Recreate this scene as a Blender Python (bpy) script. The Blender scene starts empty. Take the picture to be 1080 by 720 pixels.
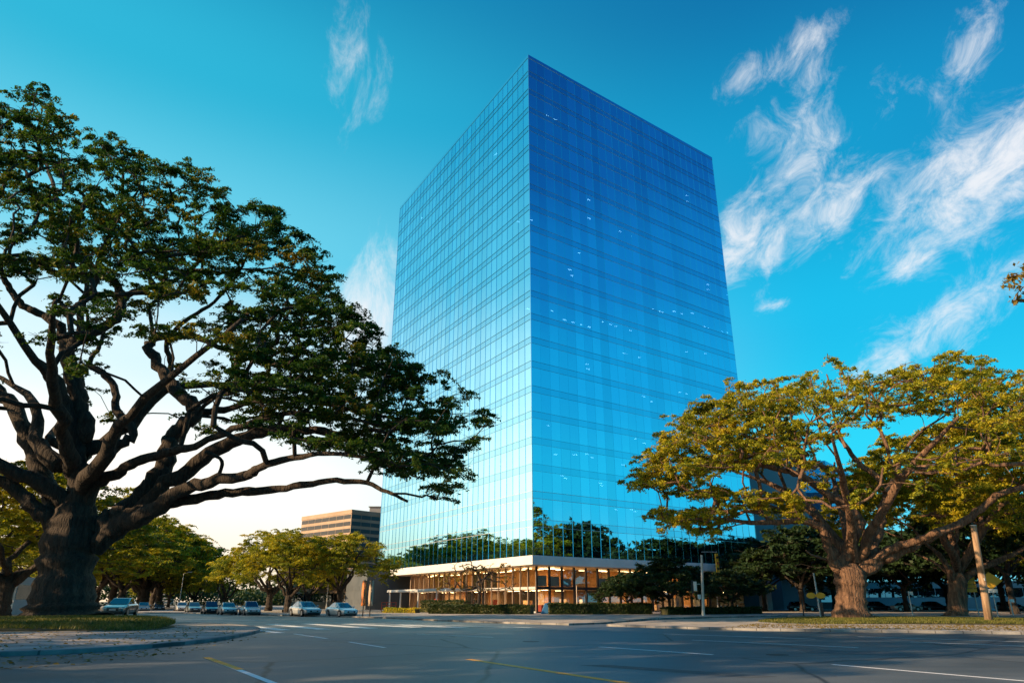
import bpy, math, random
import numpy as np
from math import sin, cos, pi, atan, radians, hypot
from mathutils import Vector, Matrix

S = bpy.context.scene
COL = S.collection
rnd = random.Random(7)
nr = np.random.RandomState(11)

# ------------------------------------------------------------------ camera model
F, YH, CH = 740.0, 634.0, 1.5
PIT = atan((YH - 360) / F); CP, SP = cos(PIT), sin(PIT)
def ray(u, v):
    x = (u - 540) / F; z = (360 - v) / F
    return (x, CP - SP * z, SP + CP * z)
def G(u, v, z=0.0):
    r = ray(u, v); t = (z - CH) / r[2]
    return (r[0] * t, r[1] * t)
def at(u, v, Y):
    r = ray(u, v); t = Y / r[1]
    return Vector((r[0] * t, Y, CH + r[2] * t))
def projn(P):            # numpy N,3 -> px
    x, y, z = P[:, 0], P[:, 1], P[:, 2] - CH
    d = y * CP + z * SP; up = -y * SP + z * CP
    d = np.maximum(d, 0.01)
    return 540 + F * x / d, 360 - F * up / d
def in_poly(u, v, poly):
    n = len(poly); ins = np.zeros(len(u), bool); j = n - 1
    for i in range(n):
        xi, yi = poly[i]; xj, yj = poly[j]
        c = ((yi > v) != (yj > v)) & (u < (xj - xi) * (v - yi) / (yj - yi + 1e-9) + xi)
        ins ^= c; j = i
    return ins

cam = bpy.data.cameras.new('camera'); co = bpy.data.objects.new('camera', cam); COL.objects.link(co)
co.location = (0, 0, CH); co.rotation_euler = (pi / 2 + PIT, 0, 0)
cam.sensor_width = 36; cam.lens = F / 1080 * 36; cam.clip_end = 6000; cam.clip_start = 0.1
S.camera = co

# ------------------------------------------------------------------ object helpers
def thing(name, label, cat, loc=(0, 0, 0), rz=0, group=None):
    o = bpy.data.objects.new(name, None); COL.objects.link(o)
    o.location = loc; o.rotation_euler = (0, 0, rz); o.empty_display_size = .3
    o['label'] = label; o['category'] = cat
    if group: o['group'] = group
    return o
def mesh_obj(name, verts, faces, mat, parent=None, smooth=False):
    me = bpy.data.meshes.new(name)
    me.from_pydata([tuple(v) for v in verts], [], faces); me.update()
    if smooth:
        for p in me.polygons: p.use_smooth = True
    o = bpy.data.objects.new(name, me); COL.objects.link(o)
    if mat: me.materials.append(mat)
    if parent: o.parent = parent
    return o
def struct(o): o['kind'] = 'structure'; return o
class MB:
    def __init__(s): s.v = []; s.f = []
    def add(s, vs, fs):
        n = len(s.v); s.v += [tuple(v) for v in vs]; s.f += [tuple(i + n for i in f) for f in fs]
    def box(s, x0, x1, y0, y1, z0, z1, M=None):
        vs = [(x0,y0,z0),(x1,y0,z0),(x1,y1,z0),(x0,y1,z0),(x0,y0,z1),(x1,y0,z1),(x1,y1,z1),(x0,y1,z1)]
        if M is not None: vs = [M @ Vector(v) for v in vs]
        s.add(vs, [(0,3,2,1),(4,5,6,7),(0,1,5,4),(1,2,6,5),(2,3,7,6),(3,0,4,7)])
    def cyl(s, p, q, r0, r1=None, n=10, caps=True):
        p, q = Vector(p), Vector(q); r1 = r0 if r1 is None else r1
        d = (q - p).normalized(); a = d.orthogonal().normalized(); b = d.cross(a)
        vs = [p + (a * cos(2*pi*i/n) + b * sin(2*pi*i/n)) * r0 for i in range(n)] + \
             [q + (a * cos(2*pi*i/n) + b * sin(2*pi*i/n)) * r1 for i in range(n)]
        fs = [(i, (i+1) % n, n + (i+1) % n, n + i) for i in range(n)]
        if caps: fs += [tuple(range(n-1, -1, -1)), tuple(range(n, 2*n))]
        s.add(vs, fs)
    def prism(s, poly, z0, z1, M=None):   # poly list xy
        n = len(poly)
        vs = [(x, y, z0) for x, y in poly] + [(x, y, z1) for x, y in poly]
        if M is not None: vs = [M @ Vector(v) for v in vs]
        fs = [(i, (i+1) % n, n + (i+1) % n, n + i) for i in range(n)] + [tuple(range(n-1, -1, -1)), tuple(range(n, 2*n))]
        s.add(vs, fs)
    def build(s, name, mat, parent=None, smooth=False):
        return mesh_obj(name, s.v, s.f, mat, parent, smooth)
def bevel(o, w=.02, seg=2):
    m = o.modifiers.new('bevel', 'BEVEL'); m.width = w; m.segments = seg; m.limit_method = 'ANGLE'; return o
def copy_tree(o, parent=None):
    c = o.copy(); COL.objects.link(c); c.parent = parent
    for ch in list(o.children): copy_tree(ch, c)
    return c

# ------------------------------------------------------------------ materials
def mat(name, col=(.5,.5,.5), rough=.6, metal=0, **k):
    m = bpy.data.materials.new(name); m.use_nodes = True
    b = m.node_tree.nodes['Principled BSDF']
    b.inputs['Base Color'].default_value = (*col, 1); b.inputs['Roughness'].default_value = rough
    b.inputs['Metallic'].default_value = metal
    for kk, vv in k.items(): b.inputs[kk].default_value = vv
    return m
def nd(m, t, **k):
    n = m.node_tree.nodes.new(t)
    for a, v in k.items(): setattr(n, a, v)
    return n
def noisy(name, c1, c2, scale=1.0, rough=.8, bump=.2, bscale=None, stretch=(1,1,1), detail=6, lo=.35, hi=.65, extra=None, bdist=.02, rvar=.0):
    m = mat(name, c1, rough); nt = m.node_tree; L = nt.links.new; b = nt.nodes['Principled BSDF']
    tc = nd(m, 'ShaderNodeTexCoord'); mp = nd(m, 'ShaderNodeMapping'); mp.inputs['Scale'].default_value = stretch
    L(tc.outputs['Object'], mp.inputs[0])
    n = nd(m, 'ShaderNodeTexNoise'); n.inputs['Scale'].default_value = scale; n.inputs['Detail'].default_value = detail; n.inputs['Roughness'].default_value = .6
    L(mp.outputs[0], n.inputs[0])
    r = nd(m, 'ShaderNodeValToRGB'); r.color_ramp.elements[0].position = lo; r.color_ramp.elements[1].position = hi
    r.color_ramp.elements[0].color = (*c1, 1); r.color_ramp.elements[1].color = (*c2, 1)
    L(n.outputs[0], r.inputs[0]); L(r.outputs[0], b.inputs['Base Color'])
    n2 = nd(m, 'ShaderNodeTexNoise'); n2.inputs['Scale'].default_value = bscale or scale * 6; n2.inputs['Detail'].default_value = 4
    L(mp.outputs[0], n2.inputs[0])
    bp = nd(m, 'ShaderNodeBump'); bp.inputs['Strength'].default_value = bump; bp.inputs['Distance'].default_value = bdist
    L(n2.outputs[0], bp.inputs['Height']); L(bp.outputs[0], b.inputs['Normal'])
    if rvar:
        ma = nd(m, 'ShaderNodeMapRange'); ma.inputs[3].default_value = rough - rvar; ma.inputs[4].default_value = rough + rvar
        L(n.outputs[0], ma.inputs[0]); L(ma.outputs[0], b.inputs['Roughness'])
    return m

def asphalt_mat():
    m = mat('asphalt', (.05,.05,.05), .55); nt = m.node_tree; L = nt.links.new; b = nt.nodes['Principled BSDF']
    tc = nd(m, 'ShaderNodeTexCoord')
    mp = nd(m, 'ShaderNodeMapping'); mp.inputs['Rotation'].default_value = (0,0,radians(40)); mp.inputs['Scale'].default_value = (.07,.8,1)
    L(tc.outputs['Object'], mp.inputs[0])
    big = nd(m, 'ShaderNodeTexNoise'); big.inputs['Scale'].default_value = 1; big.inputs['Detail'].default_value = 5; L(mp.outputs[0], big.inputs[0])
    pat = nd(m, 'ShaderNodeTexNoise'); pat.inputs['Scale'].default_value = .35; pat.inputs['Detail'].default_value = 8; L(tc.outputs['Object'], pat.inputs[0])
    agg = nd(m, 'ShaderNodeTexNoise'); agg.inputs['Scale'].default_value = 45; agg.inputs['Detail'].default_value = 3; L(tc.outputs['Object'], agg.inputs[0])
    # tar-sealed cracks
    wn = nd(m, 'ShaderNodeTexNoise'); wn.inputs['Scale'].default_value = .6; wn.inputs['Detail'].default_value = 5; L(tc.outputs['Object'], wn.inputs[0])
    mx = nd(m, 'ShaderNodeMixRGB'); mx.inputs[0].default_value = .25; L(tc.outputs['Object'], mx.inputs[1]); L(wn.outputs[1], mx.inputs[2])
    vo = nd(m, 'ShaderNodeTexVoronoi', feature='DISTANCE_TO_EDGE'); vo.inputs['Scale'].default_value = .16; L(mx.outputs[0], vo.inputs[0])
    cr = nd(m, 'ShaderNodeMapRange'); cr.inputs[1].default_value = .002; cr.inputs[2].default_value = .010; L(vo.outputs[0], cr.inputs[0])
    a1 = nd(m, 'ShaderNodeMixRGB'); a1.inputs[0].default_value = .5; L(big.outputs[0], a1.inputs[1]); L(pat.outputs[0], a1.inputs[2])
    r = nd(m, 'ShaderNodeValToRGB'); e = r.color_ramp.elements; e[0].position = .40; e[1].position = .60
    e[0].color = (.058,.068,.076,1); e[1].color = (.125,.135,.14,1); L(a1.outputs[0], r.inputs[0])
    ag = nd(m, 'ShaderNodeMapRange'); ag.inputs[1].default_value = .3; ag.inputs[2].default_value = .7; ag.inputs[3].default_value = .6; ag.inputs[4].default_value = 1.4; L(agg.outputs[0], ag.inputs[0])
    m1 = nd(m, 'ShaderNodeMixRGB', blend_type='MULTIPLY'); m1.inputs[0].default_value = 1; L(r.outputs[0], m1.inputs[1]); L(ag.outputs[0], m1.inputs[2])
    m2 = nd(m, 'ShaderNodeMixRGB'); m2.inputs[1].default_value = (.02,.02,.022,1); L(cr.outputs[0], m2.inputs[0]); L(m1.outputs[0], m2.inputs[2])
    L(m2.outputs[0], b.inputs['Base Color'])
    rr = nd(m, 'ShaderNodeMapRange'); rr.inputs[3].default_value = .36; rr.inputs[4].default_value = .68; L(a1.outputs[0], rr.inputs[0]); L(rr.outputs[0], b.inputs['Roughness'])
    bp = nd(m, 'ShaderNodeBump'); bp.inputs['Strength'].default_value = .35; bp.inputs['Distance'].default_value = .01; L(agg.outputs[0], bp.inputs['Height']); L(bp.outputs[0], b.inputs['Normal'])
    return m

def leaf_mat(name, cols, trans=.35, clump=.25, rough=.55):
    m = bpy.data.materials.new(name); m.use_nodes = True; nt = m.node_tree; L = nt.links.new
    nt.nodes.clear(); out = nd(m, 'ShaderNodeOutputMaterial')
    geo = nd(m, 'ShaderNodeNewGeometry'); tc = nd(m, 'ShaderNodeTexCoord')
    n = nd(m, 'ShaderNodeTexNoise'); n.inputs['Scale'].default_value = clump; n.inputs['Detail'].default_value = 3; L(tc.outputs['Object'], n.inputs[0])
    ma = nd(m, 'ShaderNodeMath', operation='MULTIPLY_ADD'); ma.inputs[1].default_value = .45; L(geo.outputs['Random Per Island'], ma.inputs[0])
    sb = nd(m, 'ShaderNodeMath', operation='MULTIPLY_ADD'); sb.inputs[1].default_value = 1.9; sb.inputs[2].default_value = -.67; L(n.outputs[0], sb.inputs[0]); L(sb.outputs[0], ma.inputs[2])
    r = nd(m, 'ShaderNodeValToRGB'); e = r.color_ramp.elements
    while len(e) < len(cols): e.new(.5)
    for i, c in enumerate(cols): e[i].position = i / (len(cols) - 1); e[i].color = (*c, 1)
    L(ma.outputs[0], r.inputs[0])
    p = nd(m, 'ShaderNodeBsdfPrincipled'); p.inputs['Roughness'].default_value = rough; p.inputs['Specular IOR Level'].default_value = .3; L(r.outputs[0], p.inputs['Base Color'])
    t = nd(m, 'ShaderNodeBsdfTranslucent'); tm = nd(m, 'ShaderNodeMixRGB', blend_type='MULTIPLY'); tm.inputs[0].default_value = 1; tm.inputs[2].default_value = (1.5,1.35,.5,1)
    L(r.outputs[0], tm.inputs[1]); L(tm.outputs[0], t.inputs[0])
    mx = nd(m, 'ShaderNodeMixShader'); mx.inputs[0].default_value = trans; L(p.outputs[0], mx.inputs[1]); L(t.outputs[0], mx.inputs[2]); L(mx.outputs[0], out.inputs[0])
    return m

def bark_mat(name, c1, c2):
    m = mat(name, c1, .9); nt = m.node_tree; L = nt.links.new; b = nt.nodes['Principled BSDF']
    tc = nd(m, 'ShaderNodeTexCoord'); mp = nd(m, 'ShaderNodeMapping'); mp.inputs['Scale'].default_value = (1,1,.16); L(tc.outputs['Object'], mp.inputs[0])
    n = nd(m, 'ShaderNodeTexNoise'); n.inputs['Scale'].default_value = 3.5; n.inputs['Detail'].default_value = 9; n.inputs['Roughness'].default_value = .7; n.inputs['Distortion'].default_value = .6; L(mp.outputs[0], n.inputs[0])
    v = nd(m, 'ShaderNodeTexVoronoi', feature='DISTANCE_TO_EDGE'); v.inputs['Scale'].default_value = 4.5
    mw = nd(m, 'ShaderNodeMixRGB'); mw.inputs[0].default_value = .2; L(mp.outputs[0], mw.inputs[1]); L(n.outputs[1], mw.inputs[2]); L(mw.outputs[0], v.inputs[0])
    r = nd(m, 'ShaderNodeValToRGB'); e = r.color_ramp.elements; e[0].position = .35; e[1].position = .65; e[0].color = (*c1,1); e[1].color = (*c2,1); L(n.outputs[0], r.inputs[0]); L(r.outputs[0], b.inputs['Base Color'])
    mr = nd(m, 'ShaderNodeMapRange'); mr.inputs[2].default_value = .25; L(v.outputs[0], mr.inputs[0])
    ad = nd(m, 'ShaderNodeMath', operation='MULTIPLY_ADD'); ad.inputs[1].default_value = .6; L(mr.outputs[0], ad.inputs[0]); L(n.outputs[0], ad.inputs[2])
    bp = nd(m, 'ShaderNodeBump'); bp.inputs['Strength'].default_value = .9; bp.inputs['Distance'].default_value = .14; L(ad.outputs[0], bp.inputs['Height']); L(bp.outputs[0], b.inputs['Normal'])
    return m

def mirror_glass(name, tint, trans, tcol, rough=.015, tilt=.004, base=None):
    # coated curtain-wall glass: mirror + a share you look through; every pane sits at its own tiny tilt
    m = bpy.data.materials.new(name); m.use_nodes = True; nt = m.node_tree; L = nt.links.new; nt.nodes.clear()
    out = nd(m, 'ShaderNodeOutputMaterial'); geo = nd(m, 'ShaderNodeNewGeometry')
    wn = nd(m, 'ShaderNodeTexWhiteNoise', noise_dimensions='1D'); L(geo.outputs['Random Per Island'], wn.inputs['W'])
    s = nd(m, 'ShaderNodeVectorMath', operation='SUBTRACT'); s.inputs[1].default_value = (.5,.5,.5); L(wn.outputs['Color'], s.inputs[0])
    tc = nd(m, 'ShaderNodeTexCoord')
    n = nd(m, 'ShaderNodeTexNoise'); n.inputs['Scale'].default_value = .8; n.inputs['Detail'].default_value = 2; L(tc.outputs['Object'], n.inputs[0])
    s2 = nd(m, 'ShaderNodeVectorMath', operation='SUBTRACT'); s2.inputs[1].default_value = (.5,.5,.5); L(n.outputs['Color'], s2.inputs[0])
    k = nd(m, 'ShaderNodeVectorMath', operation='SCALE'); k.inputs['Scale'].default_value = tilt * 2; L(s.outputs[0], k.inputs[0])
    k2 = nd(m, 'ShaderNodeVectorMath', operation='SCALE'); k2.inputs['Scale'].default_value = tilt * 1.5; L(s2.outputs[0], k2.inputs[0])
    a = nd(m, 'ShaderNodeVectorMath', operation='ADD'); L(k.outputs[0], a.inputs[0]); L(k2.outputs[0], a.inputs[1])
    a2 = nd(m, 'ShaderNodeVectorMath', operation='ADD'); L(a.outputs[0], a2.inputs[0]); L(geo.outputs['Normal'], a2.inputs[1])
    nn = nd(m, 'ShaderNodeVectorMath', operation='NORMALIZE'); L(a2.outputs[0], nn.inputs[0])
    g = nd(m, 'ShaderNodeBsdfAnisotropic'); g.inputs['Roughness'].default_value = rough; L(nn.outputs[0], g.inputs['Normal'])
    tv = nd(m, 'ShaderNodeMapRange'); tv.inputs[3].default_value = .90; tv.inputs[4].default_value = 1.04; L(geo.outputs['Random Per Island'], tv.inputs[0])
    tm = nd(m, 'ShaderNodeVectorMath', operation='SCALE'); tm.inputs[0].default_value = tint; L(tv.outputs[0], tm.inputs['Scale']); L(tm.outputs[0], g.inputs['Color'])
    if base is None:
        t = nd(m, 'ShaderNodeBsdfTransparent'); t.inputs[0].default_value = (*tcol, 1)
    else:
        t = nd(m, 'ShaderNodeBsdfDiffuse'); t.inputs[0].default_value = (*base, 1)
    lw = nd(m, 'ShaderNodeLayerWeight'); lw.inputs[0].default_value = .35
    fr = nd(m, 'ShaderNodeMapRange'); fr.inputs[3].default_value = trans; fr.inputs[4].default_value = trans * .15; L(lw.outputs['Facing'], fr.inputs[0])
    mx = nd(m, 'ShaderNodeMixShader'); L(fr.outputs[0], mx.inputs[0]); L(g.outputs[0], mx.inputs[1]); L(t.outputs[0], mx.inputs[2]); L(mx.outputs[0], out.inputs[0])
    return m
def clear_glass(name, tint=(.85,.9,.92), refl=.12):
    m = bpy.data.materials.new(name); m.use_nodes = True; nt = m.node_tree; L = nt.links.new; nt.nodes.clear()
    out = nd(m, 'ShaderNodeOutputMaterial'); t = nd(m, 'ShaderNodeBsdfTransparent'); t.inputs[0].default_value = (*tint, 1)
    g = nd(m, 'ShaderNodeBsdfAnisotropic'); g.inputs['Roughness'].default_value = .01; g.inputs['Color'].default_value = (.9,.95,1,1)
    fr = nd(m, 'ShaderNodeFresnel'); fr.inputs[0].default_value = 1.5
    ad = nd(m, 'ShaderNodeMath', operation='ADD', use_clamp=True); ad.inputs[1].default_value = refl; L(fr.outputs[0], ad.inputs[0])
    mx = nd(m, 'ShaderNodeMixShader'); L(ad.outputs[0], mx.inputs[0]); L(t.outputs[0], mx.inputs[1]); L(g.outputs[0], mx.inputs[2]); L(mx.outputs[0], out.inputs[0])
    return m
def emit(name, col, st):
    m = mat(name, (0,0,0), .5); b = m.node_tree.nodes['Principled BSDF']
    b.inputs['Emission Color'].default_value = (*col,1); b.inputs['Emission Strength'].default_value = st
    return m

M = {}
M['asphalt'] = asphalt_mat()
M['ground'] = noisy('ground_dirt', (.06,.07,.035), (.13,.115,.07), .15, .95, .3, 8)
M['paving'] = noisy('paving', (.40,.36,.32), (.54,.48,.43), .5, .85, .25, 9, rvar=.05)
def joints(m, sx, sy, dark=.55, rot=40):
    nt = m.node_tree; L = nt.links.new; b = nt.nodes['Principled BSDF']; src = b.inputs['Base Color'].links[0].from_socket
    tc = nd(m, 'ShaderNodeTexCoord'); mp = nd(m, 'ShaderNodeMapping'); mp.inputs['Rotation'].default_value = (0,0,radians(rot)); L(tc.outputs['Object'], mp.inputs[0])
    br = nd(m, 'ShaderNodeTexBrick'); br.offset = .0; br.inputs['Scale'].default_value = 1; br.inputs['Brick Width'].default_value = sx; br.inputs['Row Height'].default_value = sy; br.inputs['Mortar Size'].default_value = .025
    br.inputs['Color1'].default_value = (1,1,1,1); br.inputs['Color2'].default_value = (.82,.82,.82,1); br.inputs['Mortar'].default_value = (dark,dark,dark,1); L(mp.outputs[0], br.inputs[0])
    st = nd(m, 'ShaderNodeTexNoise'); st.inputs['Scale'].default_value = .8; st.inputs['Detail'].default_value = 7; L(tc.outputs['Object'], st.inputs[0])
    sr = nd(m, 'ShaderNodeMapRange'); sr.inputs[1].default_value = .35; sr.inputs[2].default_value = .6; sr.inputs[3].default_value = .62; sr.inputs[4].default_value = 1.05; L(st.outputs[0], sr.inputs[0])
    m1 = nd(m, 'ShaderNodeMixRGB', blend_type='MULTIPLY'); m1.inputs[0].default_value = 1; L(src, m1.inputs[1]); L(br.outputs[0], m1.inputs[2])
    m2 = nd(m, 'ShaderNodeMixRGB', blend_type='MULTIPLY'); m2.inputs[0].default_value = 1; L(m1.outputs[0], m2.inputs[1]); L(sr.outputs[0], m2.inputs[2]); L(m2.outputs[0], b.inputs['Base Color'])
joints(M['paving'], 1.5, 1.5, .78)
M['kerb'] = noisy('kerb_concrete', (.22,.215,.21), (.36,.34,.32), .9, .85, .3, 12)
joints(M['kerb'], 1.2, 400, .35, 10)
M['white_line'] = noisy('white_line', (.68,.68,.67), (.88,.88,.87), 2.2, .6, .15, 30, lo=.28, hi=.42)
M['yellow_line'] = noisy('yellow_line', (.62,.25,.02), (.88,.36,.02), 2.2, .6, .15, 30, lo=.28, hi=.42)
M['soil'] = noisy('soil', (.06,.05,.025), (.13,.12,.04), 1.2, .95, .5, 10)
M['grass'] = leaf_mat('grass', [(.05,.07,.015),(.12,.13,.025),(.24,.2,.05)], .3, .6)
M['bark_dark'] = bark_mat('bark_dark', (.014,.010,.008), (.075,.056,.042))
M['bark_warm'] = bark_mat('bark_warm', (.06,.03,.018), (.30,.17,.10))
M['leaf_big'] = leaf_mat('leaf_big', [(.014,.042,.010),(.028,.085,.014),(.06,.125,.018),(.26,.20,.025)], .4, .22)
M['leaf_gold'] = leaf_mat('leaf_gold', [(.06,.095,.012),(.20,.23,.016),(.42,.38,.02),(.57,.42,.03)], .35, .3)
M['leaf_mid'] = leaf_mat('leaf_mid', [(.05,.10,.012),(.18,.22,.015),(.40,.38,.02),(.58,.44,.02)], .35, .3)
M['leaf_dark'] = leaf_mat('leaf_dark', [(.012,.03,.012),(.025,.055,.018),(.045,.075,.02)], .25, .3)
M['leaf_dry'] = leaf_mat('leaf_dry', [(.12,.09,.03),(.26,.18,.03),(.3,.22,.05)], .35, .3)
M['hedge'] = leaf_mat('hedge_leaf', [(.012,.03,.009),(.03,.052,.012),(.06,.08,.018)], .25, 1.2)
M['glass_tower'] = mirror_glass('glass_tower', (.43,.84,.99), .14, (.2,.5,.75), tilt=.009)
M['glass_spandrel'] = mirror_glass('glass_spandrel', (.36,.76,.92), .18, (0,0,0), base=(.012,.035,.06))
M['glass_lobby'] = clear_glass('glass_lobby')
M['glass_dark'] = mirror_glass('glass_dark', (.35,.42,.5), .5, (0,0,0), base=(.01,.015,.02), tilt=.004)
M['glass_blue'] = mirror_glass('glass_blue', (.25,.42,.62), .3, (0,0,0), base=(.02,.06,.12), tilt=.01)
M['mullion'] = mat('mullion', (.37,.69,.82), .10, 1.0)
M['transom'] = mat('transom', (.28,.58,.71), .12, 1.0)
M['pale_metal'] = mat('pale_metal', (.62,.62,.6), .4, .2)
M['fascia'] = noisy('fascia', (.66,.65,.62), (.76,.75,.72), .4, .45, .05, 3)
M['soffit'] = noisy('soffit', (.45,.38,.3), (.52,.44,.35), .6, .6, .05, 4)
M['frame_dark'] = mat('frame_dark', (.03,.03,.033), .4, .5)
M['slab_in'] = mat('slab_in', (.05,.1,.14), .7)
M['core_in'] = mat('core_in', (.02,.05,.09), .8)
M['ceiling_lamp'] = emit('ceiling_lamp', (.85,.97,1.0), 5.5)
M['warm_lamp'] = emit('warm_lamp', (1,.62,.28), 7)
M['lobby_wall'] = noisy('lobby_wall', (.42,.22,.09), (.62,.36,.16), .5, .6, .05, 4, stretch=(1,1,.2))
M['lobby_ceiling'] = mat('lobby_ceiling', (.7,.55,.38), .7)
M['lobby_floor'] = mat('lobby_floor', (.35,.28,.2), .3)
M['curtain'] = noisy('blind', (.45,.45,.42), (.6,.58,.52), 2, .8, .1, 6, stretch=(6,6,.2))
M['wood'] = noisy('pole_wood', (.20,.12,.07), (.42,.28,.17), 2.5, .85, .4, 14, stretch=(3,3,.2))
M['steel'] = noisy('galvanised', (.38,.38,.37), (.55,.54,.52), 3, .45, .05, 10); M['steel'].node_tree.nodes['Principled BSDF'].inputs['Metallic'].default_value = .3
M['pole_paint'] = noisy('pole_paint', (.5,.47,.42), (.68,.64,.58), 2, .5, .05, 10)
M['black'] = mat('black_paint', (.015,.015,.017), .4)
M['sign_yellow'] = mat('sign_yellow', (.75,.42,.02), .45)
M['sign_orange'] = mat('sign_orange', (.72,.22,.05), .5)
M['sign_white'] = mat('sign_white', (.75,.75,.73), .45)
M['blue_box'] = mat('blue_box', (.04,.16,.34), .4)
M['red_paint'] = mat('red_paint', (.4,.06,.04), .5)
M['cream'] = noisy('cream_stone', (.50,.38,.27), (.60,.47,.35), .3, .8, .1, 2)
M['tan_con'] = noisy('tan_stone', (.36,.25,.17), (.44,.31,.22), .3, .8, .1, 2)
M['glass_black'] = mat('glass_black', (.01,.011,.015), .35)
M['grey_con'] = noisy('grey_concrete', (.20,.21,.23), (.27,.275,.30), .1, .85, .1, 1)
M['dark_con'] = noisy('dark_cladding', (.06,.075,.085), (.10,.11,.12), .2, .7, .1, 1)
M['brown_con'] = noisy('brown_wall', (.20,.14,.10), (.28,.2,.14), .3, .8, .1, 2)
M['white_con'] = noisy('white_wall', (.55,.56,.58), (.66,.66,.67), .3, .7, .1, 2)
M['tyre'] = mat('tyre', (.015,.015,.015), .85)
M['rim'] = mat('rim', (.45,.45,.46), .3, .8)
M['car_glass'] = mat('car_glass', (.01,.014,.018), .03, 0, **{'Specular IOR Level': 1.0, 'Coat Weight': 1.0, 'Coat Roughness': .02})
M['lamp_glass'] = mat('lamp_glass', (.55,.57,.6), .12, .3)
M['tail'] = mat('tail_lamp', (.35,.02,.02), .2)
def car_paint(name, c): return mat(name, c, .32, .25, **{'Coat Weight': 1.0, 'Coat Roughness': .04})

# ------------------------------------------------------------------ sky + sun
SUN_AZ, SUN_EL = radians(-113), radians(22)         # azimuth from +Y towards +X
sun_dir = Vector((sin(SUN_AZ) * cos(SUN_EL), cos(SUN_AZ) * cos(SUN_EL), sin(SUN_EL)))
sl = bpy.data.lights.new('sun', 'SUN'); so = bpy.data.objects.new('sun', sl); COL.objects.link(so)
sl.energy = 5.0; sl.angle = radians(.53); sl.color = (1.0, .69, .39)
so.rotation_euler = sun_dir.to_track_quat('Z', 'Y').to_euler(); so.location = sun_dir * 200

W = bpy.data.worlds.new('World'); S.world = W; W.use_nodes = True
nt = W.node_tree; nt.nodes.clear(); L = nt.links.new
def wn(t, **k):
    n = nt.nodes.new(t)
    for a, v in k.items(): setattr(n, a, v)
    return n
def mth(op, a, b=None, c=None, clamp=False):
    n = wn('ShaderNodeMath', operation=op, use_clamp=clamp)
    for i, x in enumerate((a, b, c)):
        if x is None: continue
        if isinstance(x, (int, float)): n.inputs[i].default_value = x
        else: L(x, n.inputs[i])
    return n.outputs[0]
def dot(a, vec):
    n = wn('ShaderNodeVectorMath', operation='DOT_PRODUCT'); L(a, n.inputs[0]); n.inputs[1].default_value = tuple(vec); return n.outputs['Value']
out = wn('ShaderNodeOutputWorld'); bg = wn('ShaderNodeBackground'); L(bg.outputs[0], out.inputs[0])
sky = wn('ShaderNodeTexSky'); sky.sky_type = 'NISHITA'; sky.sun_disc = False
sky.sun_elevation = SUN_EL; sky.sun_rotation = SUN_AZ; sky.altitude = 50; sky.dust_density = 1.2; sky.ozone_density = 3
tc = wn('ShaderNodeTexCoord'); D = tc.outputs['Generated']
nrmz = wn('ShaderNodeVectorMath', operation='NORMALIZE'); L(D, nrmz.inputs[0]); D = nrmz.outputs[0]
sep = wn('ShaderNodeSeparateXYZ'); L(D, sep.inputs[0]); Z = sep.outputs[2]
el = mth('ARCSINE', Z); eld = mth('MULTIPLY', el, 180 / pi / 90)      # 0..1 = 0..90 deg
def ramp(fac, pts):
    r = wn('ShaderNodeValToRGB'); e = r.color_ramp.elements; r.color_ramp.interpolation = 'B_SPLINE' if False else 'EASE'
    while len(e) < len(pts): e.new(.5)
    for i, (p, c) in enumerate(pts): e[i].position = p; e[i].color = (*c, 1)
    L(fac, r.inputs[0]); return r.outputs[0]
def s2l(r, g, b, k=1.0):
    f = lambda x: ((x/255 + .055) / 1.055) ** 2.4 if x > 10 else x/255/12.92
    return (f(r)*k, f(g)*k, f(b)*k)
away = ramp(eld, [(0, s2l(120,228,250)), (10/90, s2l(20,215,248)), (20/90, s2l(0,190,235)), (32/90, s2l(0,156,206)), (46/90, s2l(0,114,170)), (65/90, s2l(0,75,135))])
sunw = ramp(eld, [(0, s2l(255,222,184,1.25)), (8/90, s2l(255,243,228,1.35)), (17/90, s2l(215,240,247,1.1)), (26/90, s2l(112,214,238)), (38/90, s2l(42,182,216)), (52/90, s2l(0,130,178)), (65/90, s2l(0,85,145))])
hx, hy = sin(radians(-72)), cos(radians(-72))
hl = mth('SQRT', mth('SUBTRACT', 1.0001, mth('MULTIPLY', Z, Z)))
ca = mth('DIVIDE', dot(D, (hx, hy, 0)), hl)                            # cos of azimuth distance from sun
mrn = wn('ShaderNodeMapRange', interpolation_type='SMOOTHSTEP'); L(ca, mrn.inputs[0]); mrn.inputs[1].default_value = -.15; mrn.inputs[2].default_value = .85
side = mrn.outputs[0]
mx = wn('ShaderNodeMixRGB'); L(side, mx.inputs[0]); L(away, mx.inputs[1]); L(sunw, mx.inputs[2]); base = mx.outputs[0]
# deeper blue on the side opposite the sun
mr2 = wn('ShaderNodeMapRange', interpolation_type='SMOOTHSTEP'); L(ca, mr2.inputs[0]); mr2.inputs[1].default_value = -.1; mr2.inputs[2].default_value = -.95
opp = ramp(eld, [(0, s2l(110,225,248)), (8/90, s2l(20,208,245)), (17/90, s2l(0,178,232)), (26/90, s2l(0,135,205)), (34/90, s2l(0,98,172)), (44/90, s2l(0,75,148)), (65/90, s2l(0,62,125))])
deep = wn('ShaderNodeMixRGB'); L(mr2.outputs[0], deep.inputs[0]); L(base, deep.inputs[1]); L(opp, deep.inputs[2]); base = deep.outputs[0]
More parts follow.
